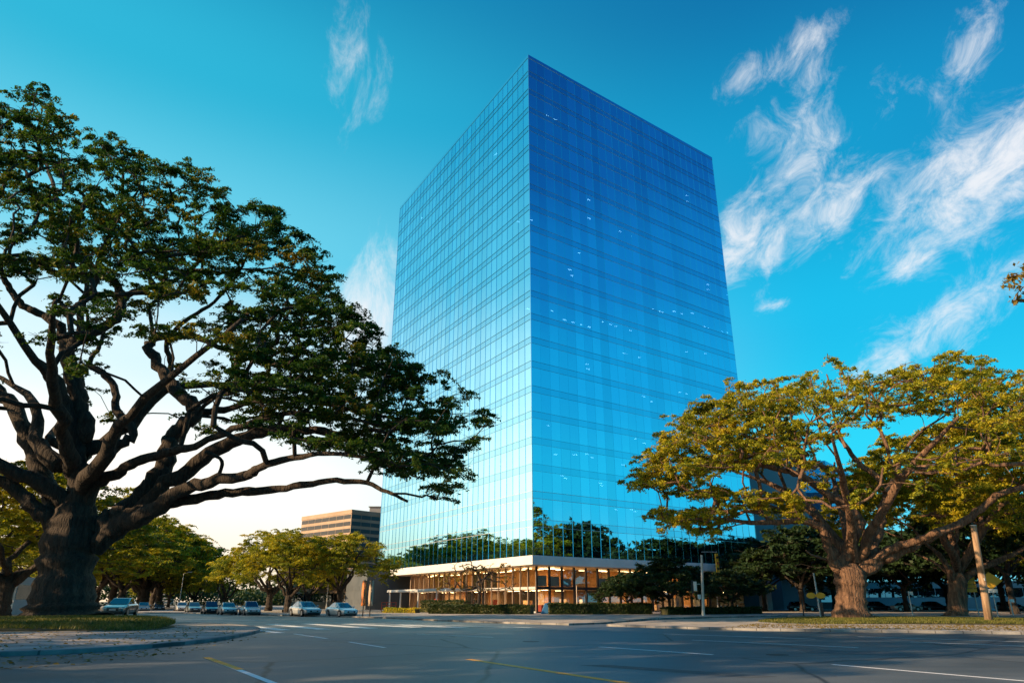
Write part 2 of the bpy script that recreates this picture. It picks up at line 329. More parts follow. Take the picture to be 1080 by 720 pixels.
# aureole round the sun
ds = mth('MAXIMUM', dot(D, sun_dir), 0.0)
gl = mth('ADD', mth('MULTIPLY', mth('POWER', ds, 900), 5.0), mth('ADD', mth('MULTIPLY', mth('POWER', ds, 60), .9), mth('MULTIPLY', mth('POWER', ds, 7), .25)))
low = Vector((sin(radians(-71))*cos(radians(5.5)), cos(radians(-71))*cos(radians(5.5)), sin(radians(5.5))))
dl_ = mth('MAXIMUM', dot(D, low), 0.0); gl = mth('ADD', gl, mth('ADD', mth('MULTIPLY', mth('POWER', dl_, 700), 3.5), mth('MULTIPLY', mth('POWER', dl_, 40), 1.5)))
glc = wn('ShaderNodeVectorMath', operation='SCALE'); glc.inputs[0].default_value = (1, .80, .52); L(gl, glc.inputs['Scale'])
ad = wn('ShaderNodeVectorMath', operation='ADD'); L(base, ad.inputs[0]); L(glc.outputs[0], ad.inputs[1]); base = ad.outputs[0]
# cirrus banks: (u, v, angle, half length, half width, strength, grain)
def cdir(u, v): return Vector(ray(u, v)).normalized()
banks = [(368,30,92,125,30,.62,2),(408,55,80,85,32,.42,2),(845,52,25,60,26,.80,0),(782,82,25,40,26,.62,0),(853,105,62,80,30,.78,0),
 (850,165,100,85,56,.72,0),(795,250,38,90,46,.98,1),(872,222,30,85,38,.9,1),(1030,190,25,130,62,1.1,1),(1000,240,15,75,32,.9,1),
 (1025,45,58,75,32,.76,0),(942,95,20,45,32,.52,0),(967,276,10,36,20,1.0,1),(985,345,27,150,34,.84,1),(395,325,80,85,52,1.0,2),
 (815,322,10,26,10,.7,1),(1065,282,25,60,16,.66,1),(1000,140,70,36,22,.5,0),(925,200,30,60,24,.5,0)]
C0 = cdir(900, 180)
def frame(c, ang):
    c = Vector(c); up = Vector((0,0,1)); rt = c.cross(up).normalized(); up = rt.cross(c).normalized()
    a = radians(ang); T = rt * cos(a) + up * sin(a); B = -rt * sin(a) + up * cos(a); return T, B
noises = []
for gi, (c, ang, sx, sy) in enumerate([(C0, 58, 17, 24), (C0, 30, 16, 26), (cdir(390,150), 92, 9, 20)]):
    T, B = frame(c, ang)
    cb = wn('ShaderNodeCombineXYZ'); L(mth('MULTIPLY', dot(D, T), sx), cb.inputs[0]); L(mth('MULTIPLY', dot(D, B), sy), cb.inputs[1]); cb.inputs[2].default_value = gi * 3.7 + 1.3
    n = wn('ShaderNodeTexNoise'); n.inputs['Scale'].default_value = 1.0; n.inputs['Detail'].default_value = 12; n.inputs['Roughness'].default_value = .7; n.inputs['Distortion'].default_value = .55
    L(cb.outputs[0], n.inputs[0]); noises.append(n.outputs[0])
dens = None
for (u, v, ang, hl_, hw_, st, gi) in banks:
    c = cdir(u, v); T, B = frame(c, ang)
    k = F * (1 + ((u-540)/F)**2 + ((v-360)/F)**2) ** .5
    a = mth('DIVIDE', dot(D, T), hl_ / k); b = mth('DIVIDE', dot(D, B), hw_ / k)
    r2 = mth('ADD', mth('MULTIPLY', a, a), mth('MULTIPLY', b, b))
    fall = mth('POWER', 2.718, mth('MULTIPLY', r2, -.9))
    front = mth('GREATER_THAN', dot(D, c), .2)
    cov = mth('MULTIPLY', mth('MULTIPLY', fall, st), front)
    q = mth('ADD', cov, mth('MULTIPLY', mth('SUBTRACT', noises[gi], .5), mth('MULTIPLY_ADD', cov, 1.0, 1.5)))
    mrx = wn('ShaderNodeMapRange', interpolation_type='SMOOTHSTEP'); L(q, mrx.inputs[0]); mrx.inputs[1].default_value = .34; mrx.inputs[2].default_value = 1.4
    dens = mrx.outputs[0] if dens is None else mth('MAXIMUM', dens, mrx.outputs[0])
cm = wn('ShaderNodeMixRGB'); L(mth('MULTIPLY', dens, .9), cm.inputs[0]); L(base, cm.inputs[1]); cm.inputs[2].default_value = (.93,.93,.95,1)
# physical sky adds its own share
nsc = wn('ShaderNodeVectorMath', operation='SCALE'); L(sky.outputs[0], nsc.inputs[0]); nsc.inputs['Scale'].default_value = .01
fin = wn('ShaderNodeVectorMath', operation='ADD'); L(cm.outputs[0], fin.inputs[0]); L(nsc.outputs[0], fin.inputs[1])
L(fin.outputs[0], bg.inputs[0]); bg.inputs[1].default_value = .60
S.view_settings.view_transform = 'Standard'; S.view_settings.look = 'None'; S.view_settings.exposure = .72; S.view_settings.gamma = 1

# ------------------------------------------------------------------ ground, roads
def sheet(name, poly, z, m, kind=True):
    o = mesh_obj(name, [(x, y, z) for x, y in poly], [tuple(range(len(poly)))], m)
    return struct(o)
def smooth_loop(pts, n=6, closed=True):
    res = []; N = len(pts)
    for i in range(N if closed else N - 1):
        p0, p1, p2, p3 = [Vector(pts[(i + k) % N] if closed else pts[min(max(i + k, 0), N-1)]) for k in (-1, 0, 1, 2)]
        for j in range(n):
            t = j / n
            res.append(.5 * ((2*p1) + (p2-p0)*t + (2*p0-5*p1+4*p2-p3)*t*t + (3*p1-p0-3*p2+p3)*t**3))
    if not closed: res.append(Vector(pts[-1]))
    return res
def ccw(p):
    a = sum(p[i][0]*p[(i+1) % len(p)][1] - p[(i+1) % len(p)][0]*p[i][1] for i in range(len(p)))
    return p if a > 0 else p[::-1]
def inset(poly, d):
    n = len(poly); o = []
    for i in range(n):
        a, b, c = Vector(poly[i-1][:2]), Vector(poly[i][:2]), Vector(poly[(i+1) % n][:2])
        e1 = (b-a).normalized(); e2 = (c-b).normalized(); nn = Vector((-e1.y-e2.y, e1.x+e2.x))
        if nn.length < 1e-5: nn = Vector((-e1.y, e1.x))
        nn.normalize(); k = max(.5, nn.dot(Vector((-e1.y, e1.x)))); o.append(tuple(b + nn * d / k))
    return o
def raised(name, poly, h=.13, kw=.22, m=None):
    poly = ccw([tuple(p[:2]) for p in poly]); ins = inset(poly, kw)
    n = len(poly); v = [(x,y,0) for x,y in poly] + [(x,y,h-.02) for x,y in poly] + [(*p, h) for p in inset(poly,.03)] + [(x,y,h) for x,y in ins] + [(x,y,h-.012) for x,y in ins]
    f = []
    for k in range(4):
        for i in range(n): j = (i+1) % n; f.append((k*n+i, k*n+j, (k+1)*n+j, (k+1)*n+i))
    struct(mesh_obj('kerb', v, f, M['kerb']))
    struct(mesh_obj(name, [(x,y,h-.008) for x,y in ins], [tuple(range(n))], m or M['paving']))
struct(mesh_obj('ground', [(-3000,-1500,-.03),(3000,-1500,-.03),(3000,4000,-.03),(-3000,4000,-.03)], [(0,1,2,3)], M['ground']))
# the wide junction
struct(mesh_obj('road', [(-220,-60,0),(160,-60,0),(200,30,0),(200,150,0),(-60,260,0),(-260,260,0)], [(0,1,2,3,4,5)], M['asphalt']))

# left island with the big tree
isl = [G(-160,696), G(0,691.5), G(90,688), G(170,682), G(230,675.5), G(262,669.5), G(274,665.5), G(268,662), G(235,659), G(180,657), G(120,654.5), G(40,651.5), G(-60,650), G(-220,655)]
raised('pavement', smooth_loop(isl, 5))
# grass mound round the trunk
TB = Vector((*G(66, 655.5), 0))
def mound(name, poly, h, m, seed=1, z0=.125):
    poly = [Vector(p[:2]) for p in ccw([tuple(p[:2]) for p in poly])]; n = len(poly)
    c = sum(poly, Vector((0,0))) / n; v = []; f = []; R = 9; rr = random.Random(seed)
    for k in range(R):
        t = k / (R - 1); s = 1 - t
        for p in poly:
            q = c + (p - c) * s; v.append((q.x, q.y, z0 + h * sin(min(1, t*1.6) * pi/2) + (rr.random()-.5)*.04*(k > 0)))
    for k in range(R-1):
        for i in range(n): j = (i+1) % n; f.append((k*n+i, k*n+j, (k+1)*n+j, (k+1)*n+i))
    return struct(mesh_obj(name, v, f, m, smooth=True)), poly, c
def blades(name, poly, c, h, count, size, m, label, seed=3, z0=.13):
    r = np.random.RandomState(seed); P = np.array([(p.x, p.y) for p in poly]); lo, hi = P.min(0), P.max(0)
    pts = r.rand(count*2, 2) * (hi - lo) + lo; ok = in_poly(pts[:,0], pts[:,1], [tuple(p) for p in P]); pts = pts[ok][:count]
    d = np.linalg.norm(pts - np.array(c), axis=1) / np.linalg.norm(P - np.array(c), axis=1).mean()
    z = z0 + h * np.sin(np.minimum(1, np.maximum(0, 1-d)*1.6) * pi/2) - .02
    a = r.rand(len(pts)) * 2*pi; w = size * .25; hh = size * (.5 + r.rand(len(pts))); ln = r.randn(len(pts), 2) * size * .4
    dx, dy = np.cos(a) * w, np.sin(a) * w
    V = np.stack([np.stack([pts[:,0]-dx, pts[:,1]-dy, z], 1), np.stack([pts[:,0]+dx, pts[:,1]+dy, z], 1), np.stack([pts[:,0]+ln[:,0], pts[:,1]+ln[:,1], z+hh], 1)], 1).reshape(-1, 3)
    o = fast_mesh(name, V, 3, m); o['kind'] = 'stuff'; o['label'] = label; o['category'] = 'grass'; return o
def fast_mesh(name, V, k, m, parent=None):
    n = len(V) // k; me = bpy.data.meshes.new(name)
    me.vertices.add(len(V)); me.vertices.foreach_set('co', V.astype(np.float32).ravel())
    me.loops.add(len(V)); me.loops.foreach_set('vertex_index', np.arange(len(V), dtype=np.int32))
    me.polygons.add(n); me.polygons.foreach_set('loop_start', np.arange(0, len(V), k, dtype=np.int32))
    me.update(calc_edges=True); me.validate()
    me.materials.append(m); o = bpy.data.objects.new(name, me); COL.objects.link(o)
    if parent: o.parent = parent
    return o
gm = [G(-120,668), G(0,668.5), G(80,668), G(140,667.5), G(172,665.5), G(184,662.5), G(165,659), G(120,656.5), G(40,653.5), G(-120,653)]
_, pl, cc = mound('soil', smooth_loop(gm, 5), .35, M['soil'])
blades('grass', pl, cc, .35, 60000, .14, M['grass'], 'short yellow green grass on the mound round the big left tree')

# far pavement (tower side) with its near kerb
nk = [(-400,652),(-100,647.5),(100,646.2),(180,646.2),(250,647.6),(300,649),(360,650.5),(410,652),(460,654.5),(520,656.8),(600,659),(700,662),(800,664.6),(900,666),(1000,667.3),(1080,668.4),(1250,671),(1500,675)]
nkg = [G(*p) for p in nk]
# main pavement strip in front of the tower + plaza
raised('pavement', nkg[:11] + [G(640,657.5), G(690,653), (30,82), (38,74), (130,62), (150,150), (-30,250), (-130,250), (-150,140)])
# right hand island (trees), beyond the slip road
raised('pavement', [G(640,660), G(700,662.2), G(800,664.8), G(900,666.3), G(1000,667.6), G(1080,668.7), G(1250,671.3), G(1500,675), (120,40), (110,50), G(1080,652.5), G(960,652), G(860,652), G(760,652.5), G(700,655), G(655,658)])
gm2 = [G(800,657), G(850,659.5), G(930,660), G(1040,660.5), G(1180,661), G(1180,654), G(1000,653.5), G(900,653.2), G(830,654)]
_, pl, cc = mound('soil', smooth_loop(gm2, 5), .12, M['soil'], 4)
blades('grass', pl, cc, .12, 50000, .12, M['grass'], 'dry golden grass strip under the right hand trees', 5)
def litter(poly, n, z, label, seed):
    r = np.random.RandomState(seed); P = np.array(poly); lo, hi = P.min(0), P.max(0); pts = r.rand(n*4, 2)*(hi-lo)+lo
    pts = pts[in_poly(pts[:,0], pts[:,1], poly)][:n]; k = len(pts); a = r.rand(k)*2*pi; s_ = .05 + .04*r.rand(k); q = np.column_stack([pts, np.full(k, z) + .01*r.rand(k)])
    A = np.stack([np.cos(a)*s_, np.sin(a)*s_, r.randn(k)*.012], 1); B = np.stack([-np.sin(a)*s_*.6, np.cos(a)*s_*.6, r.randn(k)*.012], 1)
    o = fast_mesh('fallen_leaves', np.stack([q-A, q-B, q+A, q+B], 1).reshape(-1,3), 4, M['leaf_dry']); o['kind'] = 'stuff'; o['label'] = label; o['category'] = 'leaves'
litter([tuple(p) for p in [G(-120,694), G(60,689), G(170,681.5), G(250,671), G(250,664), G(180,661), G(140,667), G(0,668), G(-120,668)]], 900, .135, 'dry fallen leaves scattered on the left pavement', 1)
litter([G(0,706), G(90,700), G(200,688), G(285,669), G(280,664), G(262,671), G(170,683.5), G(0,693.5)], 220, .006, 'dry fallen leaves along the left gutter', 2)
litter([G(760,664), G(900,665.5), G(1090,668), G(1090,661), G(900,661), G(800,659)], 2500, .135, 'dry fallen leaves on the right island pavement', 3)
# leaf litter strip before tower
def line_mark(p, q, w, m, name='road_marking'):
    a, b = Vector(G(*p)), Vector(G(*q)); d = (b - a).normalized(); n = Vector((-d.y, d.x)) * w / 2
    return struct(mesh_obj(name, [(*(a-n), .004), (*(b-n), .004), (*(b+n), .004), (*(a+n), .004)], [(0,1,2,3)], m))
line_mark((218,693), (296,723), .16, M['white_line']); line_mark((494,694.8), (672,721.5), .22, M['yellow_line'])
line_mark((217,692.7), (254,706), .19, M['yellow_line']).location.z = .004
line_mark((632,681.7), (752,690), .16, M['white_line']); line_mark((368,676.5), (406,682.5), .14, M['white_line'])
line_mark((878,700.3), (1090,718.5), .15, M['white_line']); line_mark((730,674.5), (905,682.5), .15, M['white_line'])
line_mark((960,676.5), (1110,682), .15, M['white_line']); line_mark((700,668), (860,673.5), .15, M['white_line'])
line_mark((440,668), (520,671.5), .15, M['white_line']); line_mark((310,668), (345,673), .16, M['white_line'])
line_mark((905,671), (1100,677), .15, M['white_line']); line_mark((380,657), (560,661.5), .35, M['white_line']); line_mark((300,655), (380,657), .3, M['white_line'])
for i, (p, q, w) in enumerate([((206,658.5),(268,663.3),.8), ((250,658.5),(300,664),.8), ((286,657.8),(342,663.3),.9), ((322,657.2),(392,662.2),.9), ((365,657.5),(440,661),.9), ((420,658.5),(490,661.5),.8), ((270,664),(296,667),.5)]):
    line_mark(p, q, w, M['white_line'])
line_mark((180,652), (300,654.5), .3, M['white_line'])
def patch(px, m):
    struct(mesh_obj('road_patch', [(*G(*p), .002) for p in px], [tuple(range(len(px)))], m))
M['patch'] = noisy('patch_asphalt', (.06,.068,.075), (.09,.098,.104), 3, .75, .4, 40)
patch([(840,684),(960,688),(985,692.5),(852,688)], M['patch']); patch([(610,701),(640,700.5),(820,713),(790,714.5)], M['patch'])
# manhole covers and a drain in the asphalt
for (u, v) in ((560,676), (820,690)):
    x, y = G(u, v); t = MB(); t.cyl((x,y,0), (x,y,.006), .33, n=24); o = t.build('manhole_cover', mat('iron', (.05,.048,.045), .6, .6))
    o['label'] = 'round iron manhole cover ' + ('in the middle of the wide road' if u == 560 else 'near the right hand white lane line'); o['category'] = 'manhole cover'

# ------------------------------------------------------------------ TREES
class Tree:
    def __init__(s, seed=1):
        s.r = np.random.RandomState(seed); s.chains = []; s.nodes = []; s.ndir = []; s.nrad = []; s.pads = []; s.parent_of = []; s.cnt = []
    def limb(s, pts, rads, sides=10, sub=5, wob=.06, base=-1):
        """pts list of Vector, smooth path; returns"""
        P = [Vector((p[0], p[1], p[2], r)) for p, r in zip(pts, rads)]; q = []
        n = len(P)
        for i in range(n-1):
            p0, p1, p2, p3 = P[max(i-1,0)], P[i], P[i+1], P[min(i+2,n-1)]
            for j in range(sub):
                t = j/sub; q.append(.5*((2*p1)+(p2-p0)*t+(2*p0-5*p1+4*p2-p3)*t*t+(3*p1-p0-3*p2+p3)*t**3))
        q.append(P[-1]); A = np.array([tuple(v) for v in q])
        L_ = len(A)
        if L_ > 3:
            k = s.r.randn(L_, 3) * A[:, 3:4] * wob * 3; k[0] = 0; A[:, :3] += k
        A[:, 3] *= 1 + s.r.randn(L_) * .05
        s.chains.append((A, sides))
        for i in range(L_):
            s.nodes.append(A[i, :3].copy()); s.nrad.append(A[i, 3]); d = A[min(i+1, L_-1), :3] - A[max(i-1, 0), :3]; s.ndir.append(d / (np.linalg.norm(d) + 1e-9))
    def grow(s, pads, fork, rtip=.05, pw=.5, droop=.0, minr=None, seg=1.0, maxr=.5):
        fork = np.array(fork); order = np.argsort([np.linalg.norm(p[:3] - fork) for p in pads])
        par = []; new = []            # per branch: (node idx list)
        cnt = {}
        base_n = len(s.nodes); N = [n for n in s.nodes]; Dn = [d for d in s.ndir]; own = [-1] * base_n; br = []
        skip = min(4, base_n - 1)
        for pi_ in order:
            P = np.array(pads[pi_][:3]); A = np.array(N[skip:]); dd = np.linalg.norm(A - P, axis=1)
            df = np.linalg.norm(A - fork, axis=1); dP = np.linalg.norm(P - fork)
            cost = dd + .25 * df + np.where(df > dP, 4.0, 0) + np.where(A[:, 2] > P[2] + .6, 2.5, 0)
            k = int(np.argmin(cost)) + skip; a = N[k]; ln = np.linalg.norm(P - a)
            if ln < .05: continue
            m = max(3, int(ln / seg) + 2); t0 = Dn[k] * .6 + (P - a) / ln * .8; t0 /= np.linalg.norm(t0) + 1e-9
            c1 = a + t0 * ln * .4; c2 = P - np.array([(P-a)[0], (P-a)[1], (P-a)[2] * .3]) / ln * ln * .3
            tt = np.linspace(0, 1, m)[:, None]
            C = (1-tt)**3*a + 3*(1-tt)**2*tt*c1 + 3*(1-tt)*tt**2*c2 + tt**3*P
            if m > 2: C[1:-1] += s.r.randn(m-2, 3) * .06 * ln ** .6
            idx = []
            b = len(br)
            for i in range(1, m):
                N.append(C[i]); d = C[i] - C[i-1]; Dn.append(d / (np.linalg.norm(d) + 1e-9)); own.append((b, i)); idx.append(len(N) - 1)
            br.append([C, own[k] if k >= base_n else None, k, np.ones(m)])
        # descendant counts flow to the root
        for b in range(len(br) - 1, -1, -1):
            C, pr, k, c = br[b]
            tot = c[0]
            if pr is not None:
                pb, i = pr; br[pb][3][:i+1] += tot
        for C, pr, k, c in br:
            rad = np.minimum(rtip * c ** pw, maxr); rad[-1] *= .6
            if pr is None and k < len(s.nrad): rad = np.minimum(rad, s.nrad[k] * .9)
            s.chains.append((np.hstack([C, rad[:, None]]), 6 if rad[0] > .1 else 4))
        for p in pads:
            c = np.array(p[:3]); R = p[3]
            for _ in range(4 if R > .5 else 2):
                a = s.r.rand()*2*pi; l = R*s.r.uniform(.6, 1.25); e_ = c + np.array([cos(a)*l, sin(a)*l, s.r.uniform(-.15, .3)*l]); m_ = (c + e_)/2 + s.r.randn(3)*.08*l
                s.chains.append((np.array([[*c, .022], [*m_, .016], [*e_, .007]]), 3))
        s.pads += [tuple(p) for p in pads]
    def wood(s, name, m, parent, ridge=0, base_z=None):
        V = []; Fc = []; off = 0
        for A, sd in s.chains:
            P = A[:, :3]; R = A[:, 3]; n = len(P)
            T = np.gradient(P, axis=0); T /= np.linalg.norm(T, axis=1)[:, None] + 1e-9
            u = np.cross(T[0], [0.3, .9, .1]); u /= np.linalg.norm(u) + 1e-9
            th = np.linspace(0, 2*pi, sd, endpoint=False)
            for i in range(n):
                u = u - T[i] * np.dot(u, T[i]); u /= np.linalg.norm(u) + 1e-9; w = np.cross(T[i], u)
                rr = R[i] * np.ones(sd)
                if ridge and R[i] > .25:
                    rr = rr * (1 + ridge * (np.sin(th*5 + i*.12) * .6 + np.sin(th*9 + 1.3 + i*.2) * .4 + np.sin(th*14+i*.07)*.25))
                V.append(P[i] + (np.cos(th) * rr)[:, None] * u + (np.sin(th) * rr)[:, None] * w)
            for i in range(n-1):
                for j in range(sd):
                    k = (j+1) % sd; Fc.append((off+i*sd+j, off+i*sd+k, off+(i+1)*sd+k, off+(i+1)*sd+j))
            Fc.append(tuple(off + (n-1)*sd + j for j in range(sd)))
            off += n*sd
        return mesh_obj(name, np.vstack(V), Fc, m, parent, smooth=True)
    def leaves(s, name, m, parent, per=200, size=.3, flat=.45, up=.8):
        out = []
        for p in s.pads:
            c = np.array(p[:3]); R = p[3]; n = int(per * (R ** 2) / 1.0 * (.7 + .6*s.r.rand()))
            if n < 3: n = 3
            # a pad is a few thin, slightly tilted sprays at staggered heights
            ns = max(3, int(5 * R)); sc = s.r.randn(ns, 3) * np.array([R*.55, R*.55, R*flat*.5]); sr = R * (.28 + .3*s.r.rand(ns))
            tl = s.r.randn(ns, 2) * .16; sa = s.r.rand(ns) * pi; asp = 1 + s.r.rand(ns) * .9
            which = s.r.randint(0, ns, n); th = s.r.rand(n) * 2*pi; rad = np.sqrt(s.r.rand(n)) * (1 + .35*np.sin(th*3 + sa[which]*5)) * sr[which]
            lx, ly = np.cos(th)*rad*asp[which], np.sin(th)*rad/asp[which]; ca_, sa_ = np.cos(sa[which]), np.sin(sa[which])
            dx, dy = lx*ca_ - ly*sa_, lx*sa_ + ly*ca_
            dz = tl[which, 0]*dx + tl[which, 1]*dy - .16*(dx*dx + dy*dy)/np.maximum(sr[which], .1) + s.r.randn(n)*.07
            q = c + sc[which] + np.stack([dx, dy, dz], 1)
            nn = s.r.randn(n, 3) * .6; nn[:, 2] += up; nn /= np.linalg.norm(nn, axis=1)[:, None]
            a = np.cross(nn, s.r.randn(n, 3)); a /= np.linalg.norm(a, axis=1)[:, None] + 1e-9; b = np.cross(nn, a)
            sz = size * (.6 + .8*s.r.rand(n))[:, None]
            out.append(np.stack([q - a*sz, q - b*sz*.42 + nn*sz*.08, q + a*sz, q + b*sz*.42 + nn*sz*.08], 1).reshape(-1, 3))
        return fast_mesh(name, np.vstack(out), 4, m, parent)

def rooted(t, name, label, cat, root, bark, leaf, group=None, ridge=0, **lk):
    e = thing(name, label, cat, tuple(root), 0, group)
    r = np.array([root[0], root[1], root[2]])
    t.chains = [(np.hstack([A[:, :3] - r, A[:, 3:4]]), sd) for A, sd in t.chains]
    t.pads = [(p[0]-r[0], p[1]-r[1], p[2]-r[2], p[3]) for p in t.pads]
    t.wood('trunk', bark, e, ridge)
    if t.pads: t.leaves('crown', leaf, e, **lk)
    return e

def px_limb(t, pts, Y0, Y1, w0, w1, sides=12, lk_=.68, **k):
    """a limb through picture points, its depth running from Y0 to Y1 (metres), widths in px"""
    n = len(pts); P = []; R = []
    for i, (u, v) in enumerate(pts):
        s_ = i / (n - 1); Y = Y0 + (Y1 - Y0) * s_ ** 1.2; p = at(u, v, Y)
        dep = p.y * CP + (p.z - CH) * SP
        P.append(p); R.append(lk_ * (w0 + (w1 - w0) * s_) / 2 * dep / F)
    t.limb(P, R, sides, **k)

# ---- the big rain tree on the left
YT = TB.y
t = Tree(5)
tr = [(62,659),(62,652),(64,640),(67,620),(70,600),(73,580),(78,560),(80,545),(82,530)]
wd = [96,80,66,57,53,52,53,47,30]
P = [at(u, v, YT) for u, v in tr]; t.limb(P, [w/2*(p.y*CP+(p.z-CH)*SP)/F for w, p in zip(wd, P)], 64, sub=4, wob=.0)
px_limb(t, [(70,570),(58,535),(46,505),(30,462),(14,430),(-6,410),(-45,392),(-90,350),(-120,300)], YT, YT+5, 34, 7)
px_limb(t, [(66,580),(52,552),(28,526),(0,506),(-40,492),(-95,470),(-150,455)], YT, YT-4, 28, 7)
px_limb(t, [(80,560),(84,520),(83,498),(80,470),(89,450),(84,426),(78,400),(72,376),(66,356)], YT, YT-1, 34, 20)
px_limb(t, [(66,356),(64,344),(44,332),(24,322),(10,304),(2,288),(-20,262),(-40,225)], YT-1, YT-5, 14, 6)
px_limb(t, [(72,376),(74,362),(98,350),(122,336),(129,318),(122,300),(105,288),(84,272),(70,245),(60,210),(48,170)], YT-1, YT+3, 19, 5)
px_limb(t, [(122,330),(136,310),(160,303),(184,296),(206,280),(222,256),(232,232)], YT, YT+6, 11, 3)
px_limb(t, [(84,426),(72,395),(70,372),(84,350),(86,320),(100,300),(106,270),(120,240),(128,210),(130,180)], YT-1, YT-8, 14, 4)
px_limb(t, [(86,540),(88,515),(104,487),(128,468),(141,456),(122,432),(122,412),(108,392),(94,384),(104,366),(112,345)], YT, YT+4, 20, 5)
px_limb(t, [(90,545),(98,514),(122,499),(150,485),(180,476),(206,470),(246,452),(300,436),(350,438),(400,448)], YT, YT-10, 20, 4)
px_limb(t, [(92,560),(118,548),(142,530),(164,506),(176,485),(180,462),(200,442),(206,430),(190,414),(176,398),(162,376),(156,362),(176,354),(206,356),(236,368),(270,372),(310,370)], YT, YT+3, 34, 4)
px_limb(t, [(204,436),(236,431),(270,424),(312,420),(360,430),(412,440),(450,446)], YT+3, YT-2, 12, 3)
px_limb(t, [(110,560),(142,540),(176,512),(216,482),(252,462),(292,452),(332,453),(380,464),(424,476),(462,486)], YT, YT-5, 30, 4)
px_limb(t, [(176,404),(180,384),(176,360),(196,338),(226,318),(250,290),(264,262)], YT+5, YT-2, 10, 3)
px_limb(t, [(100,575),(126,556),(162,536),(192,516),(230,507),(262,501),(276,492),(312,482),(350,478),(396,484)], YT, YT-13, 28, 4)
px_limb(t, [(102,580),(130,558),(156,543),(184,530),(222,522),(262,518),(302,514),(336,508),(380,508),(408,518),(430,528)], YT, YT-8, 22, 4)
px_limb(t, [(228,506),(234,486),(216,476)], YT-4, YT-6, 6, 5, 8)
# side limbs that come towards the camera and go back, out of the traced plane
for (u, v, Y, ex, ey, ez) in ((80,500,YT,-30,YT-17,20), (84,520,YT,-18,YT-16,19), (82,470,YT,-40,YT-13,25), (83,480,YT,-25,YT+6,21), (80,520,YT,-42,YT+6,18), (80,500,YT,-50,YT+4,22), (80,530,YT,-52,YT-8,15)):
    a = at(u, v, Y); b = Vector((ex, ey, ez)); m_ = a.lerp(b, .5) + Vector((rnd.uniform(-2,2), rnd.uniform(-2,2), rnd.uniform(0,3)))
    m2 = a.lerp(b, .25) + Vector((rnd.uniform(-1,1), rnd.uniform(-1,1), rnd.uniform(0,2))); t.limb([a, m2, m_, b], [.75,.55,.36,.14], 10, wob=.1)
polyB = [(-420,60),(-60,60),(0,84),(36,82),(52,112),(70,128),(76,160),(92,172),(104,146),(122,142),(150,158),(164,172),(196,172),(232,196),(240,210),(292,216),(300,240),(326,256),(340,286),(352,300),(384,334),(392,352),(410,372),(440,384),(470,408),(506,422),(524,436),(518,454),(494,470),(504,484),(494,498),(482,490),(478,504),(486,522),(470,528),(452,506),(424,500),(404,488),(368,474),(330,470),(290,470),(262,466),(236,458),(200,452),(160,440),(120,440),(40,430),(-60,430),(-420,480)]
def sample_dome(poly, n, cx, cy, R, ztop, zedge, pw, Yr, seed, under=.5, ex=1.0, zmin=6, keep=None, shelf=0):
    r = np.random.RandomState(seed); out = []
    while len(out) < n:
        k = 4000
        ang = r.rand(k)*2*pi; rr = R*np.sqrt(r.rand(k)); x = cx + np.cos(ang)*rr*ex; y = cy + np.sin(ang)*rr
        top = zedge + (ztop - zedge)*(1 - (rr/R)**pw)
        dz = np.where(r.rand(k) < .62, r.rand(k)*.16, .12 + r.rand(k)*under)
        z = top*(1 - dz)
        if shelf:        # foliage gathers on shelves whose height changes from bough to bough
            sec = np.floor(ang/(2*pi)*9).astype(int) + 13*np.floor(rr/R*2.5).astype(int); off = (np.sin(sec*12.9898)*43758.5453 % 1)*shelf
            z = np.round((z - off)/shelf)*shelf + off + r.randn(k)*shelf*.11
        ok = z > zmin
        P = np.stack([x, y, z], 1); u, v = projn(P)
        ok &= in_poly(u, v, poly) if poly else True
        if keep is not None: ok &= keep(u, v, P, r)
        out += [P[i] for i in np.nonzero(ok)[0]]
    return np.array(out[:n])
def thin(P, d):
    keep = []
    for p in P:
        if all(np.sum((p-q)**2*np.array([1,1,2.2])) > d*d for q in keep): keep.append(p)
    return np.array(keep)
holes = [(18,322,44,30),(60,300,22,14),(196,330,30,16),(140,385,26,30),(225,330,18,12),(30,390,42,34),(150,420,30,28),(235,412,34,16),(80,330,12,18),(190,185,16,9),(95,190,16,9),(215,370,20,12),(300,452,60,8),(150,300,18,12),(40,255,10,12),(5,235,14,12),(260,300,10,8)]
def keepB(u, v, P, r):
    ok = np.ones(len(u), bool)
    for hx_, hy_, a_, b_ in holes: ok &= ((u-hx_)/a_)**2 + ((v-hy_)/b_)**2 > 1
    # lower inner zone is open: only a few pads
    inner = (v > 330) & (u < 260) & (v > 330 + (u > 180) * (u-180)*.5)
    ok &= ~inner | (r.rand(len(u)) < .16)
    return ok
P1 = sample_dome(polyB, 3000, TB.x, TB.y - 6, 13, 53, 12, 1.45, None, 21, .5, keep=keepB, ex=2.45, shelf=3.4)
P1 = thin(P1, 1.42)
# out to the right-hand tip the crown is dense: layered pads along the traced boughs
r_ = np.random.RandomState(33); extra = []
tip = [(250,330),(300,300),(340,310),(384,345),(440,392),(506,428),(520,440),(500,465),(490,490),(478,520),(440,500),(380,470),(320,440),(270,440),(230,400)]
for _ in range(6000):
    u = r_.uniform(230, 524); v = r_.uniform(290, 525)
    if not in_poly(np.array([u]), np.array([v]), tip)[0]: continue
    s_ = (u - 230) / 300; Y = TB.y - 8 + r_.uniform(-1, 1) * (8 - 4*s_)
    q = at(u, v, Y); zz = round(q.z/2.6 + .35*sin(u*.03))*2.6 - 2.6*.35*sin(u*.03) + r_.normal()*.3
    if abs(zz - q.z) < 1.0: extra.append((q.x, q.y, zz))
extra = thin(np.array(extra[:1500]), 2.05)
allp = np.vstack([P1, extra]); rad = np.random.RandomState(3).uniform(.6, 1.25, len(allp))
